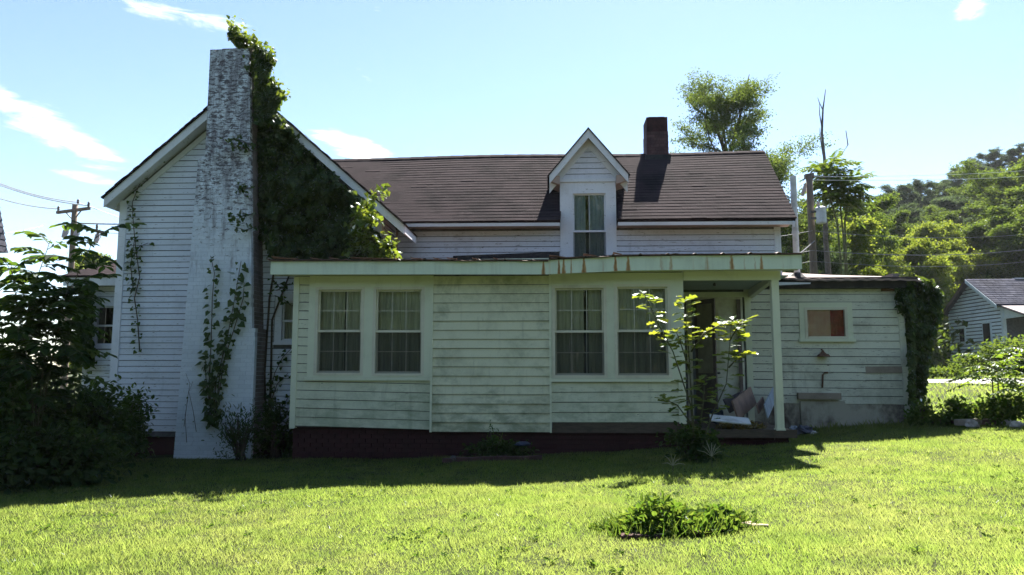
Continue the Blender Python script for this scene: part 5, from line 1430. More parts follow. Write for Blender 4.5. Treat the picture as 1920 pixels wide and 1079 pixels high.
# ---- weedy bed in the lawn
BC = Vector((wx(1268, 985, 6.45), 6.45, 0)); BC.z = tz(BC.x, BC.y)
blob('bed_soil', (BC.x, BC.y, BC.z - .01), (.46, .21, .05), SOIL, 'mound of dark soil under the plants in the lawn bed', 'soil', 8, rough=.2)
def bed():
    rg = np.random.default_rng(61)
    T = Thing('bed_plant', BC, 'low clump of broad leaved green plants in the lawn bed', 'plant')
    n = 3200; a = rg.uniform(0, 6.283, n); u = np.sqrt(rg.random(n)) * (1 + .12 * np.sin(5 * a) + .1 * np.sin(9 * a + 1))
    x = BC.x + np.cos(a) * u * .60; y = BC.y + .03 + np.sin(a) * u * .32
    h = np.maximum(0, 1 - u ** 2.4) * .23 * rg.uniform(.15, 1.1, n) + .015
    P = np.stack([x, y, terrain(x, y) + h * (.75 + .35 * np.sin(x * 9))], 1)
    D = unit(np.stack([np.cos(a) * .5, np.sin(a) * .4, rg.uniform(-.4, .5, n)], 1) + rg.normal(size=(n, 3)) * .7)
    N = unit(rg.normal(size=(n, 3)) * .6 + np.array([0, -.1, .8])); L = .062 * rg.uniform(.4, 1.5, n)
    mb = MB()
    for k in range(60):
        q = Vector(P[k]); b = Vector((q.x * .85 + BC.x * .15, q.y * .85 + BC.y * .15, BC.z)); mb.tube([b, b.lerp(q, .5), q], [.005, .004, .003], 4, False)
    T.part('stem', mb, GREENSTEM)
    T.put('foliage', leaf_mesh('foliage', 'oval', P, D, N, L, L * .55, WEED, T.base))
    n = 420; a = rg.uniform(0, 6.283, n); u = .75 + .4 * rg.random(n)
    x = BC.x + np.cos(a) * u * .58; y = BC.y + .02 + np.sin(a) * u * .31
    P = np.stack([x, y, terrain(x, y)], 1); D = unit(np.stack([np.cos(a) * .5, np.sin(a) * .4, np.full(n, 1.)], 1) + rg.normal(size=(n, 3)) * .35)
    T.put('grass_fringe', leaf_mesh('grass_fringe', 'blade2', P, D, rg.normal(size=(n, 3)), .15 * rg.uniform(.6, 1.4, n), .008, WEED, T.base))
bed()
for k, (px, py, Y, rz) in enumerate(((1187, 998, 6.24, .05), (1213, 1000, 6.20, -.05), (1318, 1003, 6.22, .25))):
    brick_at(px, py, Y, rz, 'half buried old brick edging the lawn bed, ' + ['leftmost of three', 'middle of three', 'rightmost of three'][k], 'bricks edging the lawn bed', .03, .1)
p = at(1410, 988, 6.4)
single('bark_strip', MB().obox((0, 0, .0), (.13, -.02, -.004), (.006, .022, 0), (0, 0, .007)).obox((-.06, .03, .004), (.08, .03, .004), (-.01, .014, 0), (0, 0, .005)).obox((.05, -.03, .0), (.06, .02, .0), (-.01, .012, 0), (0, 0, .005)).mesh('bark_strip', BARKCHIP), 'pale strip of bark on the grass right of the lawn bed', 'bark', loc=(p.x, 6.4, tz(p.x, 6.4) + .03))
p = at(1388, 968, 6.5)
blob('clay_shard', (p.x, 6.5, tz(p.x, 6.5) + .06), (.025, .02, .025), simple('orange_clay', (.55, .13, .05), (.4, .1, .04), 9, .8), 'small orange clay shard at the right end of the lawn bed', 'litter', 9)

# ------------------------------------------------------------------ debris on the porch
DZ = .602
def plank(name, pa, pb, w, th, mat, label, cat='board', yaw=(0, 1, 0)):
    single(name, MB().beam((0, 0, 0), Vector(pb) - Vector(pa), w, th, yaw).mesh(name, mat), label, cat, loc=pa)
Yd = 13.0
plank('debris_board', at(1378, 770, 12.9), at(1412, 742, 13.9), .34, .03, CARD, 'wide brown board leaning against the shed corner on the porch', yaw=(1, -.6, .3))
plank('debris_board', at(1362, 762, 13.2), at(1398, 745, 14.1), .26, .025, simple('dark_debris', (.12, .10, .10), (.07, .06, .06), 5, .9), 'dark board lying behind the brown board on the porch', yaw=(1, -.6, .5))
plank('debris_board', at(1436, 772, 12.75), at(1452, 738, 14.2), .24, .02, BLUEB, 'blue grey board leaning behind the porch post', yaw=(1, -.3, .2))
plank('debris_board', at(1420, 768, 13.0), at(1432, 752, 13.7), .16, .02, CARD, 'narrow brown board between the two leaning boards', yaw=(1, -.3, .2))
plank('white_panel', at(1332, 786, 12.44) + Vector((0, 0, .02)), at(1406, 793, 12.40) + Vector((0, 0, .02)), .26, .02, WHITEP, 'dirty white panel lying at the front edge of the porch', 'panel', yaw=(0, -.35, 1))
p = at(1385, 782, 12.65)
def litter_heap():
    rg = np.random.default_rng(71); n = 500; a = rg.uniform(0, 6.28, n); u = np.sqrt(rg.random(n))
    P = np.stack([p.x + .05 + np.cos(a) * u * .42, 12.75 + np.sin(a) * u * .22, DZ + (1 - u) * .16 * rg.random(n) + .005], 1)
    T = Thing('leaf_heap', (p.x, 12.75, DZ), 'heap of yellowed dead leaves on the porch floor', 'leaves')
    T.put('foliage', leaf_mesh('foliage', 'oval', P, rand_unit(n), unit(rg.normal(size=(n, 3)) * .5 + np.array([0, -.2, .8])), .085 * rg.uniform(.5, 1.2, n), .05, DEADLEAF, T.base), kind='stuff')
litter_heap()
for k, (px, py, Y, r, mt, lb) in enumerate(((1488, 770, 13.7, (.10, .09, .09), PLASTIC, 'crumpled clear plastic right of the porch post'), (1505, 778, 13.6, (.16, .10, .09), simple('dark_bag', (.10, .10, .13), (.05, .05, .07), 8, .5), 'dark crumpled bag in the litter right of the porch post'),
        (1478, 785, 13.4, (.08, .06, .05), WHITEP, 'scrap of white paper right beside the porch post'), (1525, 790, 13.5, (.06, .04, .03), WHITEP, 'small white scrap at the foot of the shed base'))):
    q = at(px, py, Y); z = tz(q.x, Y) if q.x > 4 else .6
    blob('litter_scrap', (q.x, Y, z + r[2] * .7), r, mt, lb, 'litter', 20 + k, rough=.7)
blob('litter_bag', (wx(1345, 740, 13.4), 13.4, DZ + .14), (.13, .12, .16), simple('navy_bag', (.03, .045, .075), (.02, .03, .05), 8, .5), 'dark blue bag standing by the screen door', 'bag', 31, rough=.4)

# ------------------------------------------------------------------ right side: planting, bricks, neighbour
for k, (px, Y) in enumerate(((1745, 13.9), (1770, 13.7), (1796, 13.5), (1828, 13.2), (1852, 13.1))):
    brick_at(px, 780, Y, -.2 + R(-.2, .2), 'weathered brick in the edging right of the lean-to, ' + ['first', 'second', 'third', 'fourth', 'fifth', 'sixth', 'seventh', 'eighth'][k] + ' from the left', 'bricks in the edging right of the lean-to', -.03)
p = at(1835, 790, 13.1); single('edging_log', MB().beam((-.35, 0, 0), (.35, .05, .02), .12, .10).mesh('edging_log', ROT), 'rotten timber edging below the compound leaved plants', 'timber', loc=(p.x, 13.15, tz(p.x, 13.1) + .06))
for k, (px, Y, r) in enumerate(((1822, 13.0, .12), (1905, 12.6, .10), (1890, 13.0, .09))):
    q = at(px, 790, Y); blob('stone', (q.x, Y, tz(q.x, Y) + .04), (r, r * .8, r * .7), STONE, ['pale stone at the end of the rotten timber edging', 'pale stone at the right edge below the leafy plants', 'small pale stone among the plants on the right'][k], 'stone', 40 + k)
def sp2(l, Y): return stem_path(l, Y)
frond_plant('tree_of_heaven_sapling', [sp2([(1862, 790), (1862, 740), (1860, 700), (1858, 672)], 13.3), sp2([(1866, 790), (1872, 730), (1870, 690)], 13.4)], 'compound leaved sapling on the right edge of the lawn', 'sapling', SAPL, 81, n_per=11, flen=.70, nl=9, ll=.115, lw=.055, top=.45, sag=.55)
frond_plant('tree_of_heaven_sapling', [sp2([(1960, 790), (1955, 730), (1948, 690), (1945, 655)], 13.0), sp2([(1940, 795), (1935, 750), (1925, 720)], 12.9)], 'compound leaved sapling cut by the right picture edge', 'sapling', SAPL, 82, n_per=11, flen=.75, nl=9, ll=.12, lw=.055, top=.4, sag=.5)
bush('low_bush', gp(1830, 13.5), (.50, .3, .22), 1500, .085, WEED, 'low leafy bush behind the rotten timber edging', 'bush', 83)
bush('low_bush', gp(1890, 13.2), (.50, .32, .27), 1700, .08, WEED, 'dark leafy bush at the foot of the compound leaved sapling', 'bush', 84)
bush('low_bush', gp(1728, 14.0), (.22, .25, .24), 700, .075, WEED, 'small green bush at the foot of the shed ivy', 'bush', 85)
bush('low_bush', gp(1775, 13.95), (.36, .2, .10), 700, .07, WEED, 'sprawling weeds over the broken brick edging', 'bush', 86)
bush('round_shrub', gp(1893, 33.0), (1.9, 1.5, .62), 6000, .17, TREE_B, 'rounded pale shrub in front of the neighbouring house', 'shrub', 87)
bush('round_shrub', gp(1955, 31.5), (1.7, 1.5, .85), 6000, .17, TREE_B, 'rounded shrub before the neighbouring porch', 'shrub', 88)
bush('roadside_weeds', gp(1765, 30.5), (1.0, .5, .22), 1300, .13, TREE_B, 'dark weeds beside the road near the neighbouring house', 'weeds', 89)

def neighbour():
    Xn = 22.8; yn, yf = 38.0, 43.0; yr = 40.5; zg = tz(Xn, 39) - .5
    ze, zr = 5.0, 6.5; ze = wz(1836, 571, yn); zr = wz(1804, 524, yr)
    x1 = 35.0
    T = Thing('neighbour_house', (Xn, yn, tz(Xn, yn)), 'peeling white one storey house with grey roof beyond the road', 'house')
    def gx(x, poly): return [(x, y, z) for y, z in poly]
    pr = [(yn, zg), (yn, ze - .1), (yr, zr - .12), (yf, ze - .1), (yf, zg)]
    mb = MB(); n = len(pr); mb.add(gx(Xn, pr) + gx(x1, pr), [tuple(range(n)), tuple(range(2 * n - 1, n - 1, -1))] + [(i, n + i, n + (i + 1) % n, (i + 1) % n) for i in range(n)])
    wall = T.part('wall', mb, LAP_SHADE)
    # lapped boards on the gable end
    bd = MB(); z = zg + .3
    while z < zr - .3:
        lim = 1 if z < ze - .1 else (zr - .15 - z) / (zr - ze)
        ya, yb = yr - (yr - yn) * lim, yr + (yf - yr) * lim
        bd.hexa([(Xn - .07, ya, z), (Xn - .002, ya, z), (Xn - .002, yb, z), (Xn - .07, yb, z)], [(Xn - .03, ya, z + .14), (Xn - .002, ya, z + .14), (Xn - .002, yb, z + .14), (Xn - .03, yb, z + .14)])
        z += .19
    T.part('clapboards', bd, NEIGH, wall, kind='stuff')
    for (pa, pb, ya, yb, za, zb) in (((1778), 1786, 0, 0, 641, 617), ((1820), 1832, 0, 0, 642, 607)):
        y0 = Xn / ((pa - 1032) / F_PX) ; y1 = Xn / ((pb - 1032) / F_PX)
        lo, hi = min(y0, y1), max(y0, y1); hz = wz(pa, zb, (lo + hi) / 2); lz = wz(pa, za, (lo + hi) / 2)
        w = T.part('window', MB().box(Xn - .09, Xn - .03, lo - .08, hi + .08, lz - .1, hz + .08), NEIGH)
        T.part('pane', MB().box(Xn - .105, Xn - .091, lo, hi, lz, hz), DARKIN, w)
    T.part('corner_board', MB().box(Xn - .06, Xn + .1, yn - .05, yn + .12, zg, ze - .1), NEIGH)
    o = .35; k = (zr - ze) / (yr - yn)
    rf = T.part('roof', MB().slab([(Xn - o, yn - .1, ze - .02), (x1, yn - .1, ze - .02), (x1, yr, zr), (Xn - o, yr, zr)], .08).slab([(Xn - o, yr, zr), (x1, yr, zr), (x1, yf + .3, ze - .2), (Xn - o, yf + .3, ze - .2)], .08), SHINGLE_N)
    sh = MB(); nr = 14
    for i in range(nr):
        t0, t1 = i / nr, (i + 1.15) / nr; x = Xn - o
        while x < x1:
            w_ = R(.3, .42); xb = min(x + w_ - .015, x1)
            q = [(x, yn - .1 + (yr - yn + .1) * t0, ze - .02 + (zr - ze + .02) * t0 + .035), (xb, yn - .1 + (yr - yn + .1) * t0, ze - .02 + (zr - ze + .02) * t0 + .035), (xb, yn - .1 + (yr - yn + .1) * min(t1, 1), ze - .02 + (zr - ze + .02) * min(t1, 1) + .012), (x, yn - .1 + (yr - yn + .1) * min(t1, 1), ze - .02 + (zr - ze + .02) * min(t1, 1) + .012)]
            sh.slab(q, .02); x += w_
    T.part('shingles', sh, SHINGLE_N, rf, kind='stuff')
    T.part('ridge_cap', MB().box(Xn + 2.2, x1, yr - .12, yr + .12, zr - .02, zr + .05), STEEL, rf)
    T.part('bargeboard', MB().hexa([(Xn - o - .03, yn - .1, ze - .25), (Xn - o, yn - .1, ze - .25), (Xn - o, yr, zr - .22), (Xn - o - .03, yr, zr - .22)], [(Xn - o - .03, yn - .1, ze - .03), (Xn - o, yn - .1, ze - .03), (Xn - o, yr, zr - .01), (Xn - o - .03, yr, zr - .01)]), NEIGH)
    T.part('bargeboard', MB().hexa([(Xn - o - .03, yr, zr - .22), (Xn - o, yr, zr - .22), (Xn - o, yf + .3, ze - .4), (Xn - o - .03, yf + .3, ze - .4)], [(Xn - o - .03, yr, zr - .01), (Xn - o, yr, zr - .01), (Xn - o, yf + .3, ze - .2), (Xn - o - .03, yf + .3, ze - .2)]), WOOD)
    zp = ze - .62; yp = yn - 1.9
    T.part('porch_roof', MB().slab([(Xn - .15, yp, zp), (x1, yp, zp), (x1, yn, ze - .03), (Xn - .15, yn, ze - .03)], .10), simple('pale_porch_roof', (.30, .25, .25), (.22, .19, .19), 3, .9))
    T.part('porch_fascia', MB().box(Xn - .15, x1, yp - .04, yp, zp - .22, zp - .02), NEIGH)
    T.part('porch_end', MB().add([(Xn, yp, zp - .1), (Xn, yn, ze - .12), (Xn, yn, ze - .75), (Xn + .06, yp, zp - .1), (Xn + .06, yn, ze - .12), (Xn + .06, yn, ze - .75)], [(0, 1, 2), (5, 4, 3), (0, 3, 4, 1), (1, 4, 5, 2), (2, 5, 3, 0)]), NEIGH)
    for x in (Xn + .35, Xn + 3.4): T.part('porch_post', MB().box(x - .1, x + .1, yp + .1, yp + .3, zg + .4, zp - .1), W_TRIM)
    T.part('porch_floor', MB().box(Xn, x1, yp, yn, zg, zg + .75), CONCRETE)
neighbour()

def left_neighbour():
    Y = 26; r = at(14, 470, Y + 2.7); hw = 1.35; cx = r.x - hw; z0 = r.z - .1; zp = z0 + hw * 6.6; b = tz(cx, Y)
    T = Thing('steeple', (cx, Y, b), 'steep grey shingled steeple at the left picture edge', 'steeple')
    T.part('tower', MB().box(cx - hw * .86, cx + hw * .86, Y + .2, Y + 2 * hw * .86, b - 1, z0), W_GABLE)
    m = MB(); n = 34
    for k in range(n):
        t0, t1 = k / n, (k + 1) / n; a = hw * (1 - t0) + .03; c = hw * (1 - t1) + .005; za, zc = z0 + (zp - z0) * t0, z0 + (zp - z0) * t1; yc = Y + hw
        m.hexa([(cx - a, yc - a, za), (cx + a, yc - a, za), (cx + a, yc + a, za), (cx - a, yc + a, za)], [(cx - c, yc - c, zc), (cx + c, yc - c, zc), (cx + c, yc + c, zc), (cx - c, yc + c, zc)])
    T.part('spire', m, SHINGLE_N)
left_neighbour()

# ------------------------------------------------------------------ poles and wires
def catenary(a, b, sag, n=16):
    a = Vector(a); b = Vector(b); return [a.lerp(b, k / n) - Vector((0, 0, sag * 4 * (k / n) * (1 - k / n))) for k in range(n + 1)]
def wire(a, b, sag, r, label, mat=None, group='overhead wires'):
    a = Vector(a); m = MB(); m.tube([p - a for p in catenary(a, b, sag)], r, 5); single('overhead_wire', m.mesh('overhead_wire', mat or WIREM), label, 'wire', group, loc=a)
def left_pole():
    Y = 30; t = at(141, 384, Y); b = Vector((wx(128, 600, Y), Y, tz(t.x, Y) - .2))
    T = Thing('utility_pole', b, 'wooden utility pole with two crossarms beyond the small side bay', 'pole', 'utility poles')
    ps = [b.lerp(t, k / 8) for k in range(9)]
    T.part('pole', MB().tube(ps, [.145 - .004 * k for k in range(9)], 10), POLEW, smooth=True)
    def arm(p, q): return T.part('crossarm', MB().beam(p, q, .10, .12), POLEW)
    a0, a1 = at(107, 399, Y + .3), at(168, 391, Y - .3); arm(a0, a1)
    c0, c1 = at(128, 421, Y - .4), at(196, 437, Y + .5); arm(c0, c1)
    for p, q in ((a0.lerp(a1, .25), at(139, 415, Y)), (a0.lerp(a1, .78), at(139, 412, Y))): T.part('brace', MB().beam(p, q, .03, .04), DARKMET)
    for p in (a0 + Vector((.05, 0, .05)), a1 + Vector((-.05, 0, .05)), t + Vector((.12, 0, .0)), c0.lerp(c1, .78) + Vector((0, 0, .05))):
        T.part('insulator', MB().lathe(p, [(.02, 0), (.05, .03), (.035, .07), (.06, .1), (.04, .15), (.06, .18), (.02, .24)], 10), DARKMET)
    for p, h in ((at(124, 428, Y - .3), .42), (at(145, 430, Y - .2), .42), (at(184, 436, Y + .4), .46)):
        q = p - Vector((0, .1, h)); T.part('cutout', MB().tube([p, p.lerp(q, .3), q], [.03, .10, .10], 8).tube([p + Vector((.1, 0, 0)), p + Vector((.16, -.05, -h * .5)), q + Vector((.05, 0, 0))], .015, 5), PORCEL)
    wire(at(-60, 317, Y), at(147, 380, Y), .25, .027, 'upper bright wire running left from the crossarm pole', WIREP)
    wire(at(-60, 322, Y - .6), at(166, 386, Y - .3), .25, .027, 'second bright wire running left from the crossarm pole', WIREP)
    wire(at(-60, 350, Y + .6), at(108, 392, Y + .3), .2, .027, 'lower bright wire running left from the crossarm pole', WIREP)
    wire(at(147, 380, Y), at(300, 425, Y + 4), .1, .014, 'wire running from the pole top behind the gable', WIREP)
    wire(at(166, 386, Y - .3), at(300, 428, Y + 4), .1, .014, 'second wire running from the pole top behind the gable', WIREP)
    wire(at(150, 419, Y), at(300, 420, Y + 3), .03, .03, 'dark thick service cable running right from the crossarm pole', DARKMET)
    wire(at(196, 437, Y + .5), at(300, 437, Y + 3), .03, .014, 'thin wire running right from the lower crossarm')
    wire(at(80, 424, Y), at(10, 438, Y - 3), .03, .014, 'thin wire running left behind the compound leaved shrub')
left_pole()
def right_pole():
    Y = 22; t = at(1517, 330, Y); b = at(1527, 530, Y + .3); b = t + (b - t) * 1.35; b.z = tz(b.x, b.y) - .1
    T = Thing('utility_pole', b, 'leaning wooden utility pole with transformer behind the lean-to roof', 'pole', 'utility poles')
    T.part('pole', MB().tube([b.lerp(t, k / 6) for k in range(7)], [.125 - .005 * k for k in range(7)], 10), POLEW, smooth=True)
    T.part('pole_cap', MB().obox(t + Vector((0, 0, .0)), (.13, 0, .02), (0, .06, 0), (0, 0, .06)), POLEW)
    c = at(1540, 419, Y - .2)
    can = T.part('transformer', MB().lathe(c, [(.0, 0), (.14, .0), (.15, .05), (.15, .40), (.165, .41), (.165, .46), (.10, .50)], 16), STEEL, smooth=False)
    T.part('bushing', MB().lathe(c + Vector((-.06, 0, .48)), [(.02, 0), (.045, .04), (.03, .08), (.045, .12), (.02, .18)], 8), PORCEL, can)
    T.part('bracket', MB().box(c.x - .3, c.x - .12, c.y - .03, c.y + .03, c.z + .12, c.z + .18).box(c.x - .3, c.x - .12, c.y - .03, c.y + .03, c.z + .32, c.z + .38), DARKMET, can)
    T.part('cutout', MB().tube([t + Vector((-.12, 0, -.25)), t + Vector((-.2, -.05, -.5)), t + Vector((-.24, -.05, -.62))], [.03, .06, .04], 8), SOFFIT)
    for (y0, y1, r, lb) in ((433, 414, .007, 'upper cable running right from the leaning pole'), (470, 438, .010, 'middle thick cable running right from the leaning pole'), (490, 462, .007, 'lower cable running right from the leaning pole')):
        wire(at(1523, y0, Y), at(2150, y1 - 14, Y + 9), .55, r, lb)
        wire(at(1523, y0, Y), at(1380, y0 + 22, Y - 3), .02, r, lb.replace('right', 'left'))
    wire(at(1527, 452, Y), at(1480, 490, Y - 4), .02, .018, 'service drop running down left from the leaning pole')
    wire(at(1517, 332, Y), at(2200, 280, Y + 30), .5, .006, 'highest thin wire running right above the wooded hill', WIREP)
    wire(at(1517, 338, Y), at(2200, 294, Y + 30), .5, .006, 'second thin wire running right above the wooded hill', WIREP)
right_pole()

# ------------------------------------------------------------------ trees
def tree_on(px, py_top, dist):
    d = ray(px, py_top); h = Vector((d.x, d.y, 0)); t = dist / d.y
    x, y = d.x * t, d.y * t; z = tz(x, y); return Vector((x, y, z)), EYE + d.z * t - z
# tall airy locust behind the main roof
def locust():
    b, H = tree_on(1362, 160, 34)
    rg = np.random.default_rng(91)
    T = Thing('locust_tree', b, 'tall airy locust tree rising behind the red chimney', 'tree')
    mb, pts, dirs = tree_tubes(b, H, .24, rg, trunk_frac=.52, n_limb=24, spread=.235, up=.42, sub=5)
    for a in (((1365, 300), (1385, 230), (1400, 160), (1405, 140)), ((1365, 300), (1340, 230), (1300, 200), (1285, 175))):
        mb.tube([at(x, y, 34) for x, y in a], [.10, .07, .04, .015], 6)
    T.part('trunk', mb, BARK, smooth=True)
    P, D, N, L, W = crown_leaves(pts, dirs, 24, .20, .115, rg, flat=.30, droop=.1, asp=.5)
    T.put('crown', leaf_mesh('crown', 'kite', P, D, N, L, W, LOCUST, T.base))
    b2, H2 = tree_on(1455, 285, 31)
    T2 = Thing('locust_tree', b2, 'smaller feathery locust tree at the right end of the main roof', 'tree')
    rg = np.random.default_rng(92)
    mb, pts, dirs = tree_tubes(b2, H2, .13, rg, trunk_frac=.25, n_limb=13, spread=.22, up=.6, sub=4)
    T2.part('trunk', mb, BARK, smooth=True)
    P, D, N, L, W = crown_leaves(pts, dirs, 26, .26, .11, rg, flat=.4, droop=.1, asp=.5)
    T2.put('crown', leaf_mesh('crown', 'kite', P, D, N, L, W, LOCUST, T2.base))
locust()
def dead_tree():
    Y = 27; b, H = tree_on(1545, 168, Y)
    T = Thing('dead_tree', b, 'bare dead tree with two thin limbs above the compound leaved tree', 'tree')
    def pp(l): return [at(x, y, Y) for x, y in l]
    m = MB(); m.tube([b, at(1548, 450, Y), at(1546, 300, Y), at(1541, 250, Y), at(1543, 205, Y), at(1548, 168, Y)], [.16, .09, .055, .045, .03, .012], 7)
    T.part('trunk', m, DEADW, smooth=True)
    for l, r in (([(1542, 205), (1536, 192), (1533, 183)], .02), ([(1541, 240), (1537, 215), (1536, 195)], .025), ([(1543, 290), (1538, 260), (1537, 240)], .022), ([(1560, 300), (1578, 290), (1590, 272), (1586, 245)], .035), ([(1548, 345), (1555, 305), (1560, 300)], .04)):
        ps = pp(l); T.part('limb', MB().tube(ps, [r * (1 - .6 * k / (len(ps) - 1)) for k in range(len(ps))], 6), DEADW, smooth=True)
dead_tree()
frond_plant('tree_of_heaven', [[tree_on(1575, 300, 25)[0], at(1582, 450, 25), at(1575, 380, 25), at(1560, 310, 25)], [tree_on(1575, 300, 25)[0], at(1584, 420, 25.2), at(1590, 370, 25.2), at(1598, 340, 25.2)], [tree_on(1575, 300, 25)[0], at(1570, 420, 24.7), at(1550, 350, 24.7), at(1545, 320, 24.7)]],
            'compound leaved tree standing beside the leaning utility pole', 'tree', TREE_B, 95, n_per=38, flen=.95, nl=10, ll=.26, lw=.10, top=.52, sag=.6, stemr=.045, tpl='kite')

PROT = []
for k, (mt, H, sd) in enumerate(((TREE_A, 10, 1), (TREE_B, 11, 2), (TREE_C, 12, 3), (TREE_A, 9, 4), (TREE_B, 12, 5), (TREE_C, 10, 6))):
    PROT.append((mt, H, sd))
proto_obj = {}
FOREST = [
    # px, top y, distance, width factor, kind, label
    (1478, 425, 46, .9, 1, 'green tree rising directly right of the white vent pipe'),
    (1560, 415, 40, 1.1, 0, 'yellow green tree behind the transformer'),
    (1510, 405, 33, .8, 2, 'dark tree behind the leaning pole'),
    (1620, 392, 50, .8, 1, 'leafy tree just right of the compound leaved tree'),
    (1592, 420, 44, .8, 4, 'dense green tree below the compound leaved tree'),
    (1655, 378, 95, 1.1, 2, 'dark tree on the low left shoulder of the hill skyline'),
    (1690, 352, 105, 1.1, 5, 'dark rounded tree on the hill skyline left of the dip'),
    (1722, 345, 110, 1.1, 2, 'dark tree on the hill skyline above the yellow trees'),
    (1757, 342, 112, 1.0, 5, 'dark tree at the dip of the hill skyline'),
    (1790, 322, 118, 1.2, 2, 'grey green tree rising on the hill skyline'),
    (1822, 302, 122, 1.2, 5, 'tall grey green tree on the hill skyline'),
    (1858, 288, 126, 1.2, 2, 'tree near the highest part of the hill skyline'),
    (1898, 280, 128, 1.2, 5, 'highest tree on the hill skyline'),
    (1945, 278, 126, 1.2, 2, 'hilltop tree cut by the right picture edge'),
    (1668, 405, 74, 1.0, 4, 'green tree on the lower slope left'),
    (1705, 400, 80, 1.0, 2, 'dark tree half way up the slope'),
    (1745, 395, 84, 1.1, 4, 'green tree half way up the slope'),
    (1785, 370, 88, 1.2, 5, 'broad dark tree high on the slope'),
    (1830, 345, 92, 1.2, 4, 'broad green tree below the hilltop'),
    (1872, 330, 80, 1.3, 1, 'large green tree high on the right slope'),
    (1915, 310, 74, 1.3, 4, 'large green tree at the right edge of the slope'),
    (1625, 432, 56, 1.0, 0, 'yellow green tree at the foot of the slope'),
    (1670, 448, 58, 1.0, 3, 'bright tree at the foot of the slope'),
    (1715, 430, 62, 1.1, 0, 'bright yellow green tree above the lean-to'),
    (1758, 440, 60, 1.0, 3, 'bright bushy tree right of the shed ivy'),
    (1800, 425, 64, 1.1, 0, 'sunlit tree behind the neighbouring gable'),
    (1848, 415, 62, 1.1, 4, 'green tree behind the neighbouring roof'),
    (1895, 400, 60, 1.2, 1, 'large green tree behind the neighbouring ridge'),
    (1930, 410, 58, 1.1, 4, 'green tree behind the neighbouring house at the edge'),
    (1600, 470, 44, .9, 3, 'low bright tree behind the lean-to roof'),
    (1648, 478, 47, 1.0, 0, 'low yellow green tree over the middle of the lean-to roof'),
    (1700, 470, 49, 1.0, 3, 'low bright tree over the right end of the lean-to roof'),
    (1752, 482, 52, 1.0, 0, 'low sunlit tree left of the neighbouring gable'),
    (1545, 470, 38, .8, 4, 'low green tree behind the left end of the lean-to roof'),
    (195, 480, 52, .8, 0, 'distant pale tree above the roof of the small side bay'),
]
for (px, pt, dist, wf, kd, lb) in FOREST:
    b, H = tree_on(px, pt, dist)
    mt, ph, sd = PROT[kd]
    if kd not in proto_obj:
        T = make_tree('hill_tree', b, ph, .22, lb, 'tree', 'trees on the wooded hillside', mt, 100 + sd, per=40, sig=.27, size=.19, trunk_frac=.20, n_limb=17, spread=.36, up=.5, sub=5)
        o = T.o; proto_obj[kd] = o
    else:
        o = copy_thing(proto_obj[kd], b, label=lb)
    s_ = max(H, 2.5) / ph; o.location = b; o.scale = (s_ * wf, s_ * wf, s_); o.rotation_euler = (0, 0, px * 1.37)

# understory thicket filling the slope between trunks
def thicket():
    rg = np.random.default_rng(130); n = 42000
    px = rg.uniform(1440, 2050, n); d = rg.uniform(40, 135, n) 
    x = (px - 1032) / F_PX * d; y = d; z = terrain(x, y)
    h = rg.random(n) ** 1.2 * (2.4 + 1.6 * np.sin(x * .35) * np.cos(y * .27))
    h = np.maximum(h, .1)
    P = np.stack([x, y, z + h], 1)
    D = unit(rg.normal(size=(n, 3)) + np.array([0, 0, -.2])); N = unit(rg.normal(size=(n, 3)) * .6 + np.array([0, -.1, .8])); L = .42 * rg.uniform(.6, 1.3, n)
    single('hillside_thicket', leaf_mesh('hillside_thicket', 'kite', P, D, N, L, L * .6, TREE_B), 'dense green undergrowth between the hillside trees', 'undergrowth', kind='stuff')
thicket()
# wooded edge on the far side of the lawn, behind the viewer: seen mirrored in the window panes
def tree_line():
    rg = np.random.default_rng(131); n = 60000
    x = rg.uniform(-55, 55, n); c = np.round(x / 5) * 5
    y = -26 + rg.normal(0, 1.8, n) + 2 * np.sin(c); h = rg.random(n) ** .8 * (15.5 + 2.5 * np.sin(c * 1.3) + 1.5 * np.cos(x * .9))
    P = np.stack([x, y, terrain(x, y) + np.maximum(h, .1)], 1)
    D = unit(rg.normal(size=(n, 3))); N = unit(rg.normal(size=(n, 3)) * .7 + np.array([0, .4, .6])); L = 1.0 * rg.uniform(.6, 1.3, n)
    single('tree_line', leaf_mesh('tree_line', 'kite', P, D, N, L, L * .7, BACKL), 'wooded edge across the lawn mirrored in the porch windows', 'trees', kind='stuff')
tree_line()

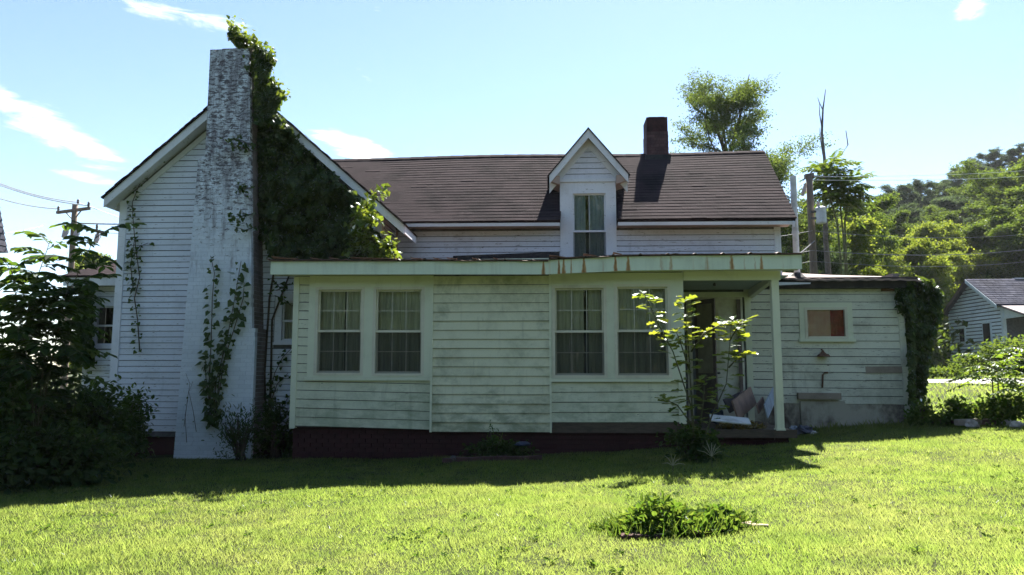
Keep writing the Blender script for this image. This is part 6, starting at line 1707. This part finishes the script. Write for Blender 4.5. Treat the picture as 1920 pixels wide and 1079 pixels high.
# ------------------------------------------------------------------ lawn grass
def lawn():
    rg = np.random.default_rng(140)
    def batch(n, y0, y1, hgt, wid, pw, name, label):
        u = rg.random(n); y = (y0 ** pw + u * (y1 ** pw - y0 ** pw)) ** (1 / pw)
        t = rg.uniform(-1.0, .86, n); x = t * y + 1.2 * rg.uniform(-1, 1, n)
        keep = ~((x > PX0 + .0) & (x < 4.0) & (y > A + .05)) & ~((x > GX0 - .2) & (x < GX1) & (y > CHF - .0)) & ~((x > 3.9) & (x < SHX1) & (y > M - .03)) & (y < np.where(x < 6.9, 14.4, 99)) & (y > np.where(x < -9.5, 0, 0))
        bd = ((x - BC.x) / .52) ** 2 + ((y - BC.y) / .25) ** 2
        keep &= bd > 1
        yc = np.interp(x, [6, 10, 14, 18, 22, 28, 36, 60], [31.0, 29.2, 27.2, 25.6, 24.4, 23.2, 22.2, 20.5]); keep &= (np.abs(y - yc) > 2.15) | (x < 6)
        x, y = x[keep], y[keep]; m = len(x)
        clump = .5 + .5 * np.sin(x * 5.1 + 2 * np.sin(y * 3.7)) * np.cos(y * 6.3 + 1.7 * np.sin(x * 2.9)); big = .5 + .5 * np.sin(x * .9 + 1.3 * np.sin(y * .7)) * np.cos(y * 1.1 + .5)
        H = hgt * (.45 + .55 * clump + .35 * big) * rg.uniform(.55, 1.35, m)
        az = rg.uniform(0, 6.283, m); ln = rg.uniform(.15, .95, m)
        D = np.stack([np.cos(az) * ln, np.sin(az) * ln, np.ones(m)], 1); N = np.stack([np.cos(az + 1.57), np.sin(az + 1.57), rg.normal(0, .3, m)], 1)
        P = np.stack([x, y, terrain(x, y) - .008], 1)
        single(name, leaf_mesh(name, 'blade', P, D, N, H, wid * rg.uniform(.7, 1.3, m), GRASS), label, 'grass', kind='stuff')
    batch(620000, 4.4, 15.5, .050, .0080, 1.25, 'lawn_grass', 'short sunlit mown lawn grass in front of the house')
    # broad leaved weeds and coarse tufts scattered through the turf
    n = 1500; y = rg.uniform(5.2, 14, n); x = rg.uniform(-.85, .80, n) * y
    pat = np.sin(x * 1.3 + 1.1 * np.sin(y * .9)) * np.cos(y * 1.6 + .7 * np.sin(x * 1.9)) + rg.normal(0, .45, n)
    ok = (pat > .25) & (y < 12.0) & (((x - BC.x) / .6) ** 2 + ((y - BC.y) / .32) ** 2 > 1); x, y = x[ok], y[ok]; k = 7; m = len(x) * k
    xi, yi = np.repeat(x, k), np.repeat(y, k); az = rg.uniform(0, 6.283, m); sz = np.repeat(rg.uniform(.5, 1.3, len(x)), k)
    P = np.stack([xi + np.cos(az) * .008, yi + np.sin(az) * .008, terrain(xi, yi) + .022 * rg.random(m)], 1)
    D = np.stack([np.cos(az), np.sin(az), rg.uniform(.1, .8, m)], 1); N = np.stack([rg.normal(0, .3, m), rg.normal(0, .3, m), np.ones(m)], 1)
    single('lawn_weeds', leaf_mesh('lawn_weeds', 'oval', P, D, N, (.045 * sz * rg.uniform(.7, 1.2, m)), .024 * sz, WEED), 'small broad leaved weeds scattered through the lawn', 'weeds', kind='stuff')
    n = 900; y = rg.uniform(5.2, 12, n); x = rg.uniform(-.85, .80, n) * y; k = 14; m = n * k
    xi, yi = np.repeat(x, k) + rg.normal(0, .02, m), np.repeat(y, k) + rg.normal(0, .02, m); az = rg.uniform(0, 6.283, m); ln = rg.uniform(.1, .9, m)
    P = np.stack([xi, yi, terrain(xi, yi) - .005], 1); D = np.stack([np.cos(az) * ln, np.sin(az) * ln, np.ones(m)], 1)
    single('lawn_tufts', leaf_mesh('lawn_tufts', 'blade2', P, D, rg.normal(size=(m, 3)), .085 * np.repeat(rg.uniform(.5, 1.25, n), k) * rg.uniform(.6, 1.2, m), .0055, GRASS), 'coarse longer grass tufts in the mown lawn', 'grass', kind='stuff')
    batch(60000, 13.5, 34, .13, .03, 1.0, 'far_lawn_grass', 'grass on the far lawn beside the road')
lawn()

# ------------------------------------------------------------------ summer haze over the valley
def haze():
    m, N, L = nodes('summer_haze')
    o = N.new('ShaderNodeOutputMaterial'); v = N.new('ShaderNodeVolumePrincipled')
    v.inputs['Color'].default_value = (0.90, 0.95, 1.0, 1); v.inputs['Density'].default_value = 0.00016; v.inputs['Anisotropy'].default_value = 0.2
    L.new(v.outputs[0], o.inputs['Volume'])
    single('haze', MB().box(-425, 425, -205, 625, -12, 75).mesh('haze', m), 'thin summer haze in the air', 'haze', kind='stuff')
haze()
